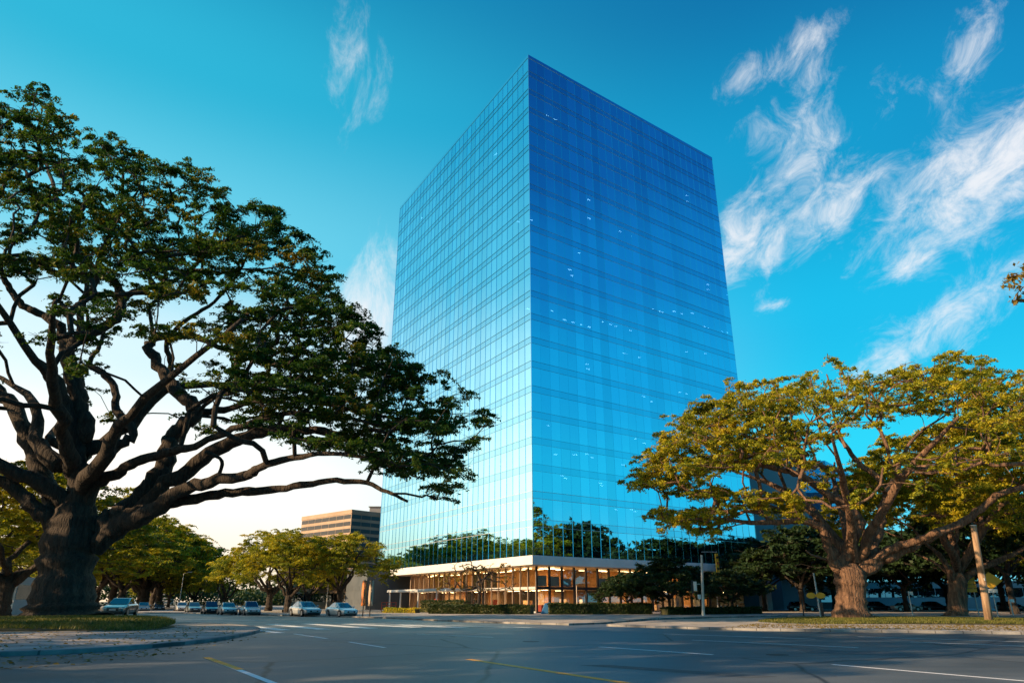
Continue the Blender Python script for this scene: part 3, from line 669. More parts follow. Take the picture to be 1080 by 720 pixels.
t.grow([(*p, r) for p, r in zip(allp, rad)], at(80,540,YT), .035, .5, seg=1.3, maxr=.2)
print('big pads', len(allp))
# moss and fern tufts do not show; crown leaves
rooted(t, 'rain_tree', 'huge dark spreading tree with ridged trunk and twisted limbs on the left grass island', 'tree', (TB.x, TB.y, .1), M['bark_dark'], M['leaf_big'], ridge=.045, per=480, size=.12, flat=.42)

# ---- generic umbrella trees
def umbrella(seed, H=14, R=9, fork=3.0, tr_=.5, npad=90, flat=.35, lean=(0,0), zedge=.55, nl=6, padr=(.9,1.6), multi=False):
    t = Tree(seed); r = t.r
    fx = Vector((lean[0], lean[1], fork))
    t.limb([Vector((0,0,-.1)), Vector((0,0,.3)), Vector((lean[0]*.4,lean[1]*.4,fork*.5)), fx], [tr_*1.7, tr_*1.2, tr_, tr_*.95], 14, wob=.02)
    for i in range(nl):
        a = 2*pi*(i + r.uniform(-.25,.25))/nl; d = R*r.uniform(.45,.7); e = Vector((cos(a)*d, sin(a)*d, H*r.uniform(.62,.82)))
        st = fx - Vector((0,0,fork*r.uniform(0,.2))); m1 = st.lerp(e, .3) + Vector((r.uniform(-.5,.5), r.uniform(-.5,.5), r.uniform(-.6,.2)*H*.08)); m2 = st.lerp(e, .65) + Vector((r.uniform(-.7,.7), r.uniform(-.7,.7), r.uniform(-.3,.3)))
        t.limb([st, m1, m2, e], [tr_*.6, tr_*.42, tr_*.28, tr_*.12], 8, wob=.12)
    P = sample_dome(None, npad*4, 0, 0, R, H, H*zedge, 2.0, None, seed+5, .25, zmin=fork*.8)
    P = thin(P, 1.35 * R / 9)[:npad]
    t.grow([(*p, r.uniform(*padr)) for p in P], fx, .03, .5, seg=1.2, maxr=.25)
    return t

# ---- right rain trees
def right_tree(seed, base, spec_trunk, limbs, poly, n, cx, cy, R, ztop, zedge, label, leaf, padr, keep=None, side=(), ex=1.0, per=150, size=.24, thn=1.35, under=.35, extra_pads=None, pw=1.8):
    t = Tree(seed); Yb = base[1]
    P = [at(u, v, Yb) for u, v, w in spec_trunk]
    t.limb(P, [w/2*(p.y*CP+(p.z-CH)*SP)/F for (u, v, w), p in zip(spec_trunk, P)], 40, sub=4, wob=0)
    for pts, dY, w0, w1 in limbs: px_limb(t, pts, Yb, Yb + dY, w0, w1, 10)
    for (u, v, dx, dy, z) in side:
        a = at(u, v, Yb); b = Vector((base[0]+dx, Yb+dy, z)); m_ = a.lerp(b, .45) + Vector((rnd.uniform(-1,1), rnd.uniform(-1,1), rnd.uniform(0,1.5)))
        t.limb([a, m_, b], [.45,.3,.1], 8, wob=.1)
    P1 = thin(sample_dome(poly, n, cx, cy, R, ztop, zedge, pw, None, seed+1, under, ex=ex, keep=keep, zmin=3, shelf=2.3), thn)
    if extra_pads is not None: P1 = np.vstack([P1, extra_pads])
    print(label[:20], len(P1))
    t.grow([(*p, t.r.uniform(*padr)) for p in P1], P[-1] if False else at(spec_trunk[-1][0], spec_trunk[-1][1], Yb), .03, .5, seg=1.0, maxr=.15)
    return rooted(t, 'rain_tree', label, 'tree', (base[0], base[1], .12), M['bark_warm'], leaf, ridge=.05, per=per, size=size)

RB = G(900, 655)
polyR = [(662,512),(668,480),(690,462),(700,446),(728,430),(752,408),(780,398),(790,404),(830,396),(846,402),(858,382),(880,376),(892,388),(930,396),(944,378),(968,376),(984,390),(990,372),(1008,366),(1030,372),(1048,384),(1040,400),(1070,396),(1200,400),(1200,545),(1080,480),(1000,500),(960,530),(900,552),(850,548),(800,538),(770,560),(748,572),(720,560),(690,560),(676,544),(690,524)]
holesR = [(800,508,60,12),(905,475,42,28),(975,452,50,20),(720,530,50,8),(840,440,16,8),(1010,430,26,10),(790,545,30,9),(1000,415,20,6),(880,440,10,8)]
def keepR(u, v, P, r):
    ok = np.ones(len(u), bool)
    for a, b, c, d in holesR: ok &= ((u-a)/c)**2 + ((v-b)/d)**2 > 1
    return ok
r_ = np.random.RandomState(8); ex = []
lob = [(664,512),(690,480),(735,460),(790,470),(840,500),(780,520),(745,552),(700,552),(676,540),(700,520)]
for _ in range(5000):
    u = r_.uniform(662, 845); v = r_.uniform(420, 565)
    if in_poly(np.array([u]), np.array([v]), [(664,512),(690,466),(730,434),(780,404),(840,400),(845,470),(800,492),(740,500),(700,515)])[0] or in_poly(np.array([u]), np.array([v]), [(680,545),(700,520),(760,515),(840,518),(845,550),(790,538),(748,568),(715,556)])[0]:
        ex.append(tuple(at(u, v, RB[1] + r_.uniform(-5, 5))))
ex = [p for p in ex if keepR(*[np.atleast_1d(q) for q in projn(np.array([p]))], None, None)[0]]
ex = thin(np.array(ex[:900]), 1.3)
ex2 = []
for _ in range(3000):
    u = r_.uniform(935, 1120); v = r_.uniform(372, 470)
    if in_poly(np.array([u]), np.array([v]), [(940,392),(960,378),(985,390),(1000,370),(1030,374),(1050,392),(1120,398),(1120,440),(1040,452),(1000,440),(960,420)])[0] and r_.rand() < .5: ex2.append(tuple(at(u, v, RB[1] + r_.uniform(-4, 6))))
ex2 = thin(np.array(ex2[:400]), 1.5)
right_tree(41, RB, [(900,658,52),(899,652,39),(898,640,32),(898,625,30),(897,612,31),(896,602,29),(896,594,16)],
  [([(893,614),(879,592),(872,572),(866,557),(846,549),(824,550),(792,551),(752,546),(722,548)], -3, 18, 3),
   ([(892,606),(892,588),(902,566),(906,548),(890,532),(866,516),(846,502),(822,494),(790,490),(752,488),(716,496)], -1, 22, 3),
   ([(890,590),(874,572),(866,548),(850,538),(830,528),(800,516)], 4, 10, 3),
   ([(902,604),(918,586),(926,562),(930,540),(934,518),(924,502),(908,490),(892,470),(878,452),(860,436)], 3, 18, 3),
   ([(934,520),(946,498),(958,470),(976,452),(1000,436)], 3, 8, 2),
   ([(892,472),(880,440),(876,410),(872,395)], 3, 5, 2),
   ([(846,502),(836,478),(824,456),(810,432)], 0, 6, 2),
   ([(906,606),(930,590),(960,576),(990,562),(1024,544),(1052,522),(1084,512),(1130,498)], -5, 20, 5),
   ([(908,600),(936,580),(968,570),(990,560)], -4, 14, 9),
   ([(876,592),(866,588),(856,585),(850,580)], -2, 5, 2)],
  polyR, 1500, RB[0]+1.5, RB[1], 19, 22, 12, 'gold green spreading tree with sunlit forked trunk on the right island', M['leaf_gold'], (.55,1.05), keepR,
  side=((900,590,-4,-10,13), (905,590,5,-11,14), (900,590,-5,11,14), (905,590,6,12,15)), per=430, size=.115, thn=1.62, under=.32, extra_pads=np.vstack([ex, ex2]))
RB2 = G(1010, 650.5)
polyR2 = [(862,560),(884,520),(906,490),(938,462),(980,452),(1020,440),(1080,436),(1300,430),(1300,600),(1080,600),(1060,560),(1000,548),(950,548),(900,572)]
right_tree(52, RB2, [(1010,652,30),(1010,648,22),(1010,640,18),(1010,625,17),(1010,612,17),(1010,604,10)],
  [([(1006,618),(1000,600),(992,586),(978,574),(962,556)], -3, 12, 3), ([(1010,616),(1014,598),(1020,584),(1030,566),(1036,540),(1034,520)], 1, 13, 4),
   ([(1014,614),(1030,600),(1056,590),(1086,576),(1120,566)], -2, 12, 4), ([(1008,612),(990,596),(976,588),(966,584)], 2, 6, 2), ([(1012,612),(1004,580),(1010,560),(1000,530),(990,500)], 4, 9, 3)],
  polyR2, 900, RB2[0], RB2[1]-3, 17, 22, 11, 'broad bright leaved tree behind the leaning utility pole at far right', M['leaf_gold'], (.8,1.5), None,
  side=((1010,600,-5,-9,15), (1012,600,7,-9,15), (1010,600,4,10,15)), per=380, size=.14, thn=1.55, under=.4)

# ---- avenue trees on the left (they also stand in the facade's reflection)
av = [umbrella(101, 13.0, 10.5, 3.0, .55, 120, padr=(.9,1.7)), umbrella(102, 13.5, 9.5, 2.8, .6, 110, padr=(.9,1.7)), umbrella(103, 12.5, 9, 3.2, .5, 100, padr=(.9,1.7))]
protos = []
spec = [('yellow green umbrella tree just behind the parked cars, widest of the avenue row', 284, 118, 12.4, 0), ('golden rounded tree behind the silver sedan on the avenue', 304, 104, 11.2, 1), ('dark topped umbrella tree before the banded office block', 358, 108, 11.6, 2),
  ('low golden tree behind the second parked car from the left in the row', 236, 140, 9.5, 1), ('small golden tree at the far end of the car row', 205, 160, 8.6, 0), ('distant yellow tree by the pale far tower', 178, 190, 10, 2),
  ('far tree closing the avenue right of the big trunk', 160, 230, 9.5, 1), ('golden low tree seen between the two darkest avenue trunks', 325, 150, 10.5, 0), ('pale gold tree in front of the brown storefront', 345, 160, 9, 1)]
for i, (lab, u, Y, h_, k) in enumerate(spec):
    x = (u - 540) / F * (Y * CP)
    if i < 3:
        tt = av[i]; H0 = (13.0, 13.5, 12.5)[i]
        e = rooted(tt, 'umbrella_tree', lab, 'tree', (0,0,0), M['bark_dark'], M['leaf_mid'], 'umbrella trees along the avenue', per=300, size=.15)
        protos.append((e, H0))
    else:
        e = copy_tree(protos[k][0]); e['label'] = lab
    H0 = protos[i if i < 3 else k][1]; s_ = h_ / H0
    e.location = (x, Y, .05); e.scale = (s_*.92, s_*.92, s_); e.rotation_euler = (0, 0, [0, 1.9, 4.1, 2.7, .7, 3.3, 5.1, 4.4, 1.2][i])
def place(k, lab, x, y, h_, rz, group, wide=1.0):
    e = copy_tree(protos[k][0]); e['label'] = lab; e['group'] = group; s_ = h_ / protos[k][1]
    e.location = (x, y, .05); e.scale = (s_*wide, s_*wide, s_); e.rotation_euler = (0,0,rz); return e
# second large tree behind the big trunk
for i, (x, y, h_, k, lab) in enumerate([(-49,72,15,0,'drooping gold tinged tree right behind the big dark trunk'), (-66,84,16,1,'leaning golden tree left of the big dark trunk'), (-84,118,15,2,'shaded tree far behind the left pavement'), (-95,150,15,0,'tree beyond the white kiosk'), (-78,140,14,1,'round tree beside the lone car'), (-108,185,15,2,'most distant tree behind the big trunk')]):
    place(k, lab, x, y, h_, i*1.7, 'trees behind the big left tree', 1.1)
def mirror_left(u, dist):
    r = Vector(ray(u, 590)); r2 = Vector((r.x, r.y)).normalized(); a = Vector((2.75,95)); d = (Vector((-26.3,144.0)) - a).normalized(); nn = Vector((d.y, -d.x))
    k = (a.x*d.y - a.y*d.x) / (r2.x*d.y - r2.y*d.x); return r2*k + (r2 - nn*2*r2.dot(nn))*dist
for i, (u, ds_, h_) in enumerate([(415,95,15),(440,85,16),(462,80,17),(486,84,18.5),(508,80,20),(526,88,17),(548,82,15)]):
    p = mirror_left(u, ds_); uu = 540 + F*p.x/(p.y*CP); h_ = h_ if uu < 100 else min(h_, at(uu, 538 if uu < 215 else 572, p.y).z*.97); place(i % 3, 'tall tree hidden behind the big crown, %s of the mirrored row' % ['first','second','third','fourth','fifth','sixth','seventh'][i], p.x, p.y, h_, i*1.3, 'trees behind the big left tree', 1.0)
# unseen trees added left of the frame to shade the foreground and big trunk
for i, (x, y, h_) in enumerate([(-50,18,26),(-60,42,23),(-34,13,25),(-33,-2,15)]):
    place(i % 3, 'unseen tree added for shade left of the picture, %s of its row' % ['first','second','third','fourth','fifth','sixth','seventh'][i], x, y, h_, i*2.1, 'unseen shade casters left of the picture', .66 if h_ > 22 else .9)

# dark trees on the right side and in front of the tower
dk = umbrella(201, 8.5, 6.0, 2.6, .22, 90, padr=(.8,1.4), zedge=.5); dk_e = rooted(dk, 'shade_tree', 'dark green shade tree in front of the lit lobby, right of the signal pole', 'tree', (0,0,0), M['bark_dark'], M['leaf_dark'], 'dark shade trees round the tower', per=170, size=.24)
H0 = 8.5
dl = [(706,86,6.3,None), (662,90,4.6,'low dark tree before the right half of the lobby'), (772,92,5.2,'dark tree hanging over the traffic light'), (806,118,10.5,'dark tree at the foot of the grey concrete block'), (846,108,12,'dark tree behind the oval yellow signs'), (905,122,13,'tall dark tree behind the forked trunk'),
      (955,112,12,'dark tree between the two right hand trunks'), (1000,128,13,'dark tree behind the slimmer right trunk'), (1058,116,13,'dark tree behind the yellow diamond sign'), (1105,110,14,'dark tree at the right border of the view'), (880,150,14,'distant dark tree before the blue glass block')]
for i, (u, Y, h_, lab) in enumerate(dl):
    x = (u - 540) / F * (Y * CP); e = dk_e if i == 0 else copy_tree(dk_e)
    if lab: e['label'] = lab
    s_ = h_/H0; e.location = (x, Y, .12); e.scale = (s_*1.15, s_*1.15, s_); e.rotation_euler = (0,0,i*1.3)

# ------------------------------------------------------------------ TOWER
NB, LB, RBc = Vector((2.75,95)), Vector((-26.3,144.0)), Vector((41.8,124.4))
BB = LB + RBc - NB
Z0, H = 7.1, 88.6
tower = thing('glass_office_tower', 'tall blue mirror glass office tower over a lit two storey lobby', 'office tower', (NB.x, NB.y, 0))
OFF = Vector((NB.x, NB.y, 0))
def tw(mb, name, m, smooth=False):
    mb.v = [(x-OFF.x, y-OFF.y, z) for x, y, z in mb.v]; return mb.build(name, m, tower, smooth)
NF = 22; FH = (H - Z0 - .6) / NF
sides = [(NB, LB, 33, True), (NB, RBc, 28, True), (LB, BB, 28, False), (RBc, BB, 33, False)]
cen = (NB + BB) / 2
def outn(a, b):
    d = (b-a).normalized(); n = Vector((d.y, -d.x))
    if n.dot((a+b)/2 - cen) < 0: n = -n
    return d, n
def quad_out(mb, p, q, z0, z1, n, off=0):
    P = [(p.x+n.x*off, p.y+n.y*off, z0), (q.x+n.x*off, q.y+n.y*off, z0), (q.x+n.x*off, q.y+n.y*off, z1), (p.x+n.x*off, p.y+n.y*off, z1)]
    nn = (Vector(P[1])-Vector(P[0])).cross(Vector(P[3])-Vector(P[0]))
    mb.add(P, [(0,1,2,3)] if nn.x*n.x+nn.y*n.y > 0 else [(3,2,1,0)])
for f in range(NF):
    z = Z0 + f*FH; gb, sb, tb = MB(), MB(), MB()
    for a, b, cnt, front in sides:
        d, n = outn(a, b); Ls = (b-a).length
        for i in range(cnt):
            p, q = a + d*(Ls*i/cnt), a + d*(Ls*(i+1)/cnt)
            quad_out(gb, p, q, z + .95, z + FH, n); quad_out(sb, p, q, z, z + .95, n)
        if front:
            for zz in (z + .0, z + .95):
                pa, pb = a + d*.03, b
                T = .04
                tb.add([(pa.x,pa.y,zz-T/2),(pb.x,pb.y,zz-T/2),(pb.x+n.x*.05,pb.y+n.y*.05,zz-T/2),(pa.x+n.x*.05,pa.y+n.y*.05,zz-T/2),
                        (pa.x,pa.y,zz+T/2),(pb.x,pb.y,zz+T/2),(pb.x+n.x*.05,pb.y+n.y*.05,zz+T/2),(pa.x+n.x*.05,pa.y+n.y*.05,zz+T/2)],
                       [(0,1,2,3),(4,7,6,5),(0,4,5,1),(1,5,6,2),(2,6,7,3),(3,7,4,0)])
    tw(gb, 'window_band', M['glass_tower']); tw(sb, 'spandrel', M['glass_spandrel'])
    tw(tb, 'transom', M['pale_metal'] if f in (1, 2) else M['transom'])
for a, b, cnt, front in sides[:2]:
    d, n = outn(a, b); Ls = (b-a).length
    for i in range(cnt+1):
        c = a + d*(Ls*i/cnt); w = .022; mb = MB()
        if i == 0: c = a + d*.04
        ps = [c - d*w, c + d*w, c + d*w + n*.045, c - d*w + n*.045]
        mb.prism(ccw([tuple(p) for p in ps]), Z0, H - .3); tw(mb, 'mullion', M['mullion'])
# corner trim, roof, interior
mb = MB(); mb.cyl((NB.x, NB.y-.05, Z0), (NB.x, NB.y-.05, H), .07, n=8); tw(mb, 'corner_trim', M['mullion'])
quadp = lambda k: ccw([tuple(cen + (c - cen) * k) for c in (NB, RBc, BB, LB)])
mb = MB(); mb.prism(quadp(1.002), H-.6, H); tw(mb, 'parapet', M['mullion'])
inner = [tuple(p) for p in inset(quadp(1.0), 7.0)]
mb = MB(); mb.prism(inner, Z0, H-1); tw(mb, 'service_core', M['core_in'])
slabs = [tuple(p) for p in inset(quadp(1.0), .35)]
for f in range(NF):
    mb = MB(); z = Z0 + f*FH; mb.prism(slabs, z + .1, z + .75); tw(mb, 'floor_slab', M['slab_in'])
lr = random.Random(19); lamps = 0
clusters = [(1, 12), (1, 13), (1, 14), (1, 15), (1, 10), (1, 9), (1, 11), (1, 8), (1, 7), (1, 5), (1, 16), (1, 17), (1,18), (0, 14), (0, 16), (0, 12), (1,4), (1,6)]
for k in range(96):
    si = 1 if k < 84 else 0; f = int(lr.uniform(1, 20)); a, b, cnt, _ = sides[si]; d, n = outn(a, b); Ls = (b-a).length
    if k % 2: s_ = min(Ls*.97, max(1, s_ + lr.choice([-3.5,-1.75,1.75,1.75,3.5]))) if si == 1 else lr.random()*Ls*.9 + 1; f = f_
    else: s_ = lr.uniform(.04,.96)*Ls
    f_ = f; dep = lr.choice([1.2, 2.6, 4.2]); c = a + d*s_ - n*dep; z = Z0 + (f+1)*FH + .02; mb = MB(); hw = lr.uniform(.18,.36)
    ps = [c - d*hw - n*.09, c + d*hw - n*.09, c + d*hw + n*.09, c - d*hw + n*.09]
    mb.prism(ccw([tuple(p) for p in ps]), z, z + .05); tw(mb, 'ceiling_light', M['ceiling_lamp'])
# fascia slab between tower and lobby
dL, nL = outn(NB, LB); dR, nR = outn(NB, RBc)
def isect(p, d, q, e):
    det = d.x*(-e.y) + e.x*d.y; r = q - p; s_ = (r.x*(-e.y) + e.x*r.y)/det; return p + d*s_
def offcorner(o): return isect(NB + nL*o, dL, NB + nR*o, dR)
LL, LR = (LB-NB).length, (RBc-NB).length
c_ = offcorner(.45); FZ0, FZ1 = 5.95, 7.12
mb = MB(); far = LB + dL*1.0 + nL*.45; rf = RBc + dR*8 + nR*.45
mb.prism(ccw([tuple(c_), tuple(rf), tuple(rf - nR*14), tuple(BB + dR*8 - nR*2), tuple(far - nL*30), tuple(far)]), FZ0, FZ1); bevel(tw(mb, 'fascia', M['fascia']), .04)
mb = MB(); c2 = offcorner(.1); mb.prism(ccw([tuple(c2), tuple(RBc + nR*.1 + dR*7.6), tuple(RBc - nR*6+dR*7.6), tuple(LB - nL*6), tuple(LB + nL*.1 + dL*.6)]), FZ0-.06, FZ0-.003); tw(mb, 'soffit', M['soffit'])
# lobby: recessed glass box
IN = 1.6
lc = isect(NB - nL*IN, dL, NB - nR*IN, dR)
lobL = 42.0; lobR = 44.0
M_ = MB(); M_.prism(ccw([tuple(lc + dL*.2 + dR*.2), tuple(lc + dR*lobR), tuple(lc + dR*lobR - nR*12), tuple(lc + dL*lobL - nL*12), tuple(lc + dL*lobL)]), .12, .16); tw(M_, 'lobby_floor', M['lobby_floor'])
M_ = MB(); M_.prism(ccw([tuple(lc + dL*.3 + dR*.3), tuple(lc + dR*lobR - nR*.3), tuple(lc + dR*lobR - nR*12), tuple(lc + dL*lobL - nL*12), tuple(lc + dL*lobL - nL*.3)]), 3.05, 3.3); tw(M_, 'mezzanine', M['lobby_ceiling'])
M_ = MB()
bk = isect(NB - nL*(IN+7), dL, NB - nR*(IN+7), dR)
M_.prism(ccw([tuple(bk), tuple(bk + dR*(lobR-5)), tuple(bk + dR*(lobR-5) - nR*1), tuple(bk + dL*(lobL-6) - nL*1), tuple(bk + dL*(lobL-6))]), .16, FZ0-.08); tw(M_, 'lobby_wall', M['lobby_wall'])
lrr = random.Random(4)
for d_, n_, ln_ in ((dL, nL, 34), (dR, nR, 38)):
    s_ = 1.0
    while s_ < ln_:
        w_ = lrr.uniform(.8, 3.2); z0, z1 = (.16, 3.04) if lrr.random() < .6 else (3.31, FZ0-.1)
        c = bk + d_*s_ + n_*.05; M_ = MB(); M_.prism(ccw([tuple(c), tuple(c + d_*w_), tuple(c + d_*w_ + n_*lrr.choice([.1,.6,1.4])), tuple(c + n_*.1)]), z0, z1)
        tw(M_, 'interior_panel', lrr.choice([M['frame_dark'], M['frame_dark'], M['brown_con'], M['cream'], M['dark_con']])); s_ += w_ + lrr.uniform(.4, 2.6)
def lobby_side(d, n, length, start, step, dark_low):
    k = int(length / step)
    for i in range(k):
        p, q = start + d*(i*step), start + d*((i+1)*step)
        g = MB(); quad_out(g, p, q, .2, 3.0, n); quad_out(g, p, q, 3.35, FZ0-.08, n); tw(g, 'lobby_window', M['glass_lobby'])
        fr = MB(); w = .12 if dark_low else .07
        fr.prism(ccw([tuple(p - d*w - n*.12), tuple(p + d*w - n*.12), tuple(p + d*w + n*.14), tuple(p - d*w + n*.14)]), .12, FZ0-.07); tw(fr, 'lobby_column', M['frame_dark'] if dark_low else M['brown_con'])
        # ceiling strip lamps, both storeys
        for z, dp in ((FZ0-.2, 2.2), (2.95, 2.6)):
            if lrr.random() < (.8 if z > 4 else .6):
                l_ = MB(); c = p + d*step*.5 - n*(dp + lrr.uniform(-.8,2)); hw = step*.32
                l_.prism(ccw([tuple(c-d*hw-n*.12), tuple(c+d*hw-n*.12), tuple(c+d*hw+n*.12), tuple(c-d*hw+n*.12)]), z-.05, z); tw(l_, 'strip_lamp', M['warm_lamp'])
        if dark_low and lrr.random() < .75:      # roller blinds upstairs
            b_ = MB(); h0 = lrr.uniform(3.7, 4.4); quad_out(b_, p + d*.2, q - d*.2, 3.4, h0+.6, n, -.35); tw(b_, 'blind', M['curtain'])
        if lrr.random() < .65:      # display plinths / desks
            c = p + d*step*lrr.uniform(.3,.7) - n*lrr.uniform(1.2,4); hw = lrr.uniform(.3,.8); hh = lrr.uniform(.8,2.1)
            b_ = MB(); b_.prism(ccw([tuple(c-d*hw-n*.3), tuple(c+d*hw-n*.3), tuple(c+d*hw+n*.3), tuple(c-d*hw+n*.3)]), .16, hh); tw(b_, 'display_stand', lrr.choice([M['lobby_wall'], M['frame_dark'], M['cream'], M['red_paint'], M['sign_white']]))
    tr_ = MB(); e = start + d*length
    for z0, z1, o in ((3.0, 3.35, .05), (.12, .3, .05)):
        tr_.prism(ccw([tuple(start - n*.05), tuple(e - n*.05), tuple(e + n*o), tuple(start + n*o)]), z0, z1)
    tw(tr_, 'lobby_rail', M['frame_dark'] if dark_low else M['pale_metal'])
lobby_side(dL, nL, 42.0, lc.copy(), 2.0, False)
lobby_side(dR, nR, 44.0, lc.copy(), 2.2, True)
# end walls of the lobby and the right pier
mb = MB(); e = lc + dL*42; mb.prism(ccw([tuple(e), tuple(e + dL*.3), tuple(e + dL*.3 - nL*12), tuple(e - nL*12)]), .12, FZ0-.07); tw(mb, 'end_wall', M['brown_con'])
mb = MB(); e = RBc + dR*1.5 - nR*.2; mb.prism(ccw([tuple(e), tuple(e + dR*1.3), tuple(e + dR*1.3 - nR*1.6), tuple(e - nR*1.6)]), .12, FZ0-.07); tw(mb, 'pier', M['white_con'])
mb = MB(); e = lc + dR*44; mb.prism(ccw([tuple(e), tuple(e + dR*.3), tuple(e + dR*.3 - nR*14), tuple(e - nR*14)]), .12, FZ0-.07); tw(mb, 'end_wall', M['dark_con'])
mb = MB(); e = RBc + dR*3 - nR*6; mb.prism(ccw([tuple(e), tuple(e + dR*12), tuple(e + dR*12 - nR*10), tuple(e - nR*10)]), .12, FZ0-.09); tw(mb, 'annex_wall', M['dark_con'])
# entrance canopy on the left face
mb = MB(); cs = NB + dL*20 + nL*0.2; ce = NB + dL*44 + nL*.2
mb.prism(ccw([tuple(cs), tuple(ce), tuple(ce + nL*2.6), tuple(cs + nL*2.6)]), 3.0, 3.38); bevel(tw(mb, 'entrance_canopy', M['fascia']), .03)
for s_ in (43.4, 38.5, 31, 24):
    mb = MB(); c = NB + dL*s_ + nL*2.4; mb.cyl((c.x,c.y,.1), (c.x,c.y,3.0), .13, n=12); tw(mb, 'canopy_post', M['fascia'])
# warm lamps inside the lobby
for p_, e_ in ((lc + dL*8 - nL*3, 330), (lc + dL*22 - nL*3, 330), (lc + dL*36 - nL*3, 330), (lc + dR*8 - nR*3.2, 240), (lc + dR*22 - nR*3.2, 260), (lc + dR*36 - nR*3.2, 260)):
    for z in (2.85, 5.6):
        la = bpy.data.lights.new('lobby_lamp', 'AREA'); la.energy = e_ * (1 if z < 4 else .6); la.size = 4; la.color = (1,.58,.24); lo = bpy.data.objects.new('lobby_lamp', la); COL.objects.link(lo); lo.location = (p_.x, p_.y, z)

# ------------------------------------------------------------------ other buildings
def box_building(name, label, a, b, dep, z1, wallm, floors, glassm, band=.55, roof=None, n_left=True, vert=0, base=0, dirn=None):
    """a,b: front edge (xy). depth vector away from the camera side."""
    a, b = Vector(a), Vector(b); d = (b-a).normalized(); n = Vector((-d.y, d.x))
    if dirn is not None: n = Vector(dirn).normalized()
    e = thing(name, label, 'building', (a.x, a.y, 0)); O = Vector((a.x, a.y))
    pts = [a, b, b + n*dep, a + n*dep]; loc = [tuple(p - O) for p in pts]
    mb = MB(); mb.prism(ccw(loc), -.02, z1); mb.build('wall', wallm, e)
    fh = z1 / floors; P = ccw(loc); cc_ = Vector((sum(p[0] for p in P)/4, sum(p[1] for p in P)/4))
    for f in range(floors):
        zb = f*fh + fh*(1-band)*.7
        for k in range(4):
            p, q = Vector(P[k]), Vector(P[(k+1) % 4]); dd = (q-p).normalized(); nn = Vector((dd.y, -dd.x)); ln = (q-p).length
            mb = MB(); cnt = max(1, int(ln / 3.2))
            for i in range(cnt):
                s0, s1 = ln*(i+.02)/cnt + .15*(i == 0), ln*(i+.98)/cnt - .15*(i == cnt-1)
                pp, qq = p + dd*s0, p + dd*s1
                quad_out(mb, pp, qq, zb, zb + fh*band, nn, .03)
            mb.build('window_band', glassm, e)
    if roof:
        mb = MB(); c4 = [cc_ + (Vector(p)-cc_)*1.01 for p in P]; mb.prism([tuple(p) for p in c4], z1, z1 + roof); mb.build('parapet', wallm, e)
    return e
def gx(u, Y, v=600): return at(u, v, Y).x
# banded office block behind the avenue
pa = at(371, 541, 190); zt = pa.z
box_building('office_block', 'cream and dark banded office block rising behind the avenue trees', (gx(371,190,541),190), (gx(430,205,541),205), 25, zt, M['tan_con'], 13, M['glass_black'], .58, roof=1.0, dirn=(-.72,.69))
mb = MB(); p = at(396,536,196); e = thing('water_tank_house', 'blue grey rooftop plant room on the banded block', 'rooftop', (p.x, 198, zt+1)); mb.prism([(-2,0),(3,0),(3,6),(-2,6)], 0, 1.6); mb.build('wall', M['grey_con'], e); mb = MB(); mb.prism([(-2.3,-.3),(3.3,-.3),(3.3,6.3),(-2.3,6.3)], 1.6, 1.8); mb.build('roof', M['grey_con'], e)
box_building('far_tower', 'pale blue grey far tower above the avenue treetops', (gx(177,420,590),420), (gx(186,420,590),420), 5, at(182,585,420).z, M['grey_con'], 16, M['glass_blue'], .45, roof=1)
box_building('storefront', 'low brown storefront row behind the avenue trunks', (gx(300,165,630),165), (gx(386,150,630),150), 14, 7.5, M['brown_con'], 2, M['glass_dark'], .45, roof=.5)
box_building('low_annex', 'dark teal windowless annex left of the lobby', (gx(386,135,630),135), (gx(440,140,630),140), 12, 7.0, M['dark_con'], 3, M['dark_con'], .3, roof=.3)
box_building('white_kiosk', 'small white kiosk at the left border beyond the tree', (gx(-12,92,630),92), (gx(15,92,630),92), 4, 4.2, M['white_con'], 1, M['glass_dark'], .4, roof=.2)
# grey concrete block right of the tower, and the blue glass one beyond
box_building('concrete_block', 'grey concrete block standing right behind the tower', (gx(782,148,520),148), (gx(850,150,520),150), 30, at(820,482,149).z, M['grey_con'], 9, M['grey_con'], .12, roof=1.2)
box_building('blue_glass_block', 'blue glass block seen through the right tree branches', (gx(845,190,500),190), (gx(872,186,500),186), 24, at(860,490,188).z, M['glass_blue'], 14, M['glass_blue'], .7, roof=.8)
box_building('long_low_building', 'long pale blue low building behind the right hand trees', (gx(900,165,630),165), (gx(1180,150,630),150), 16, 5.2, M['grey_con'], 1, M['glass_dark'], .35, roof=.4)
box_building('shaded_hall', 'shaded hall beyond the slip road at right', (gx(815,150,630),150), (gx(895,155,630),155), 14, 8, M['dark_con'], 2, M['glass_dark'], .5, roof=.4)

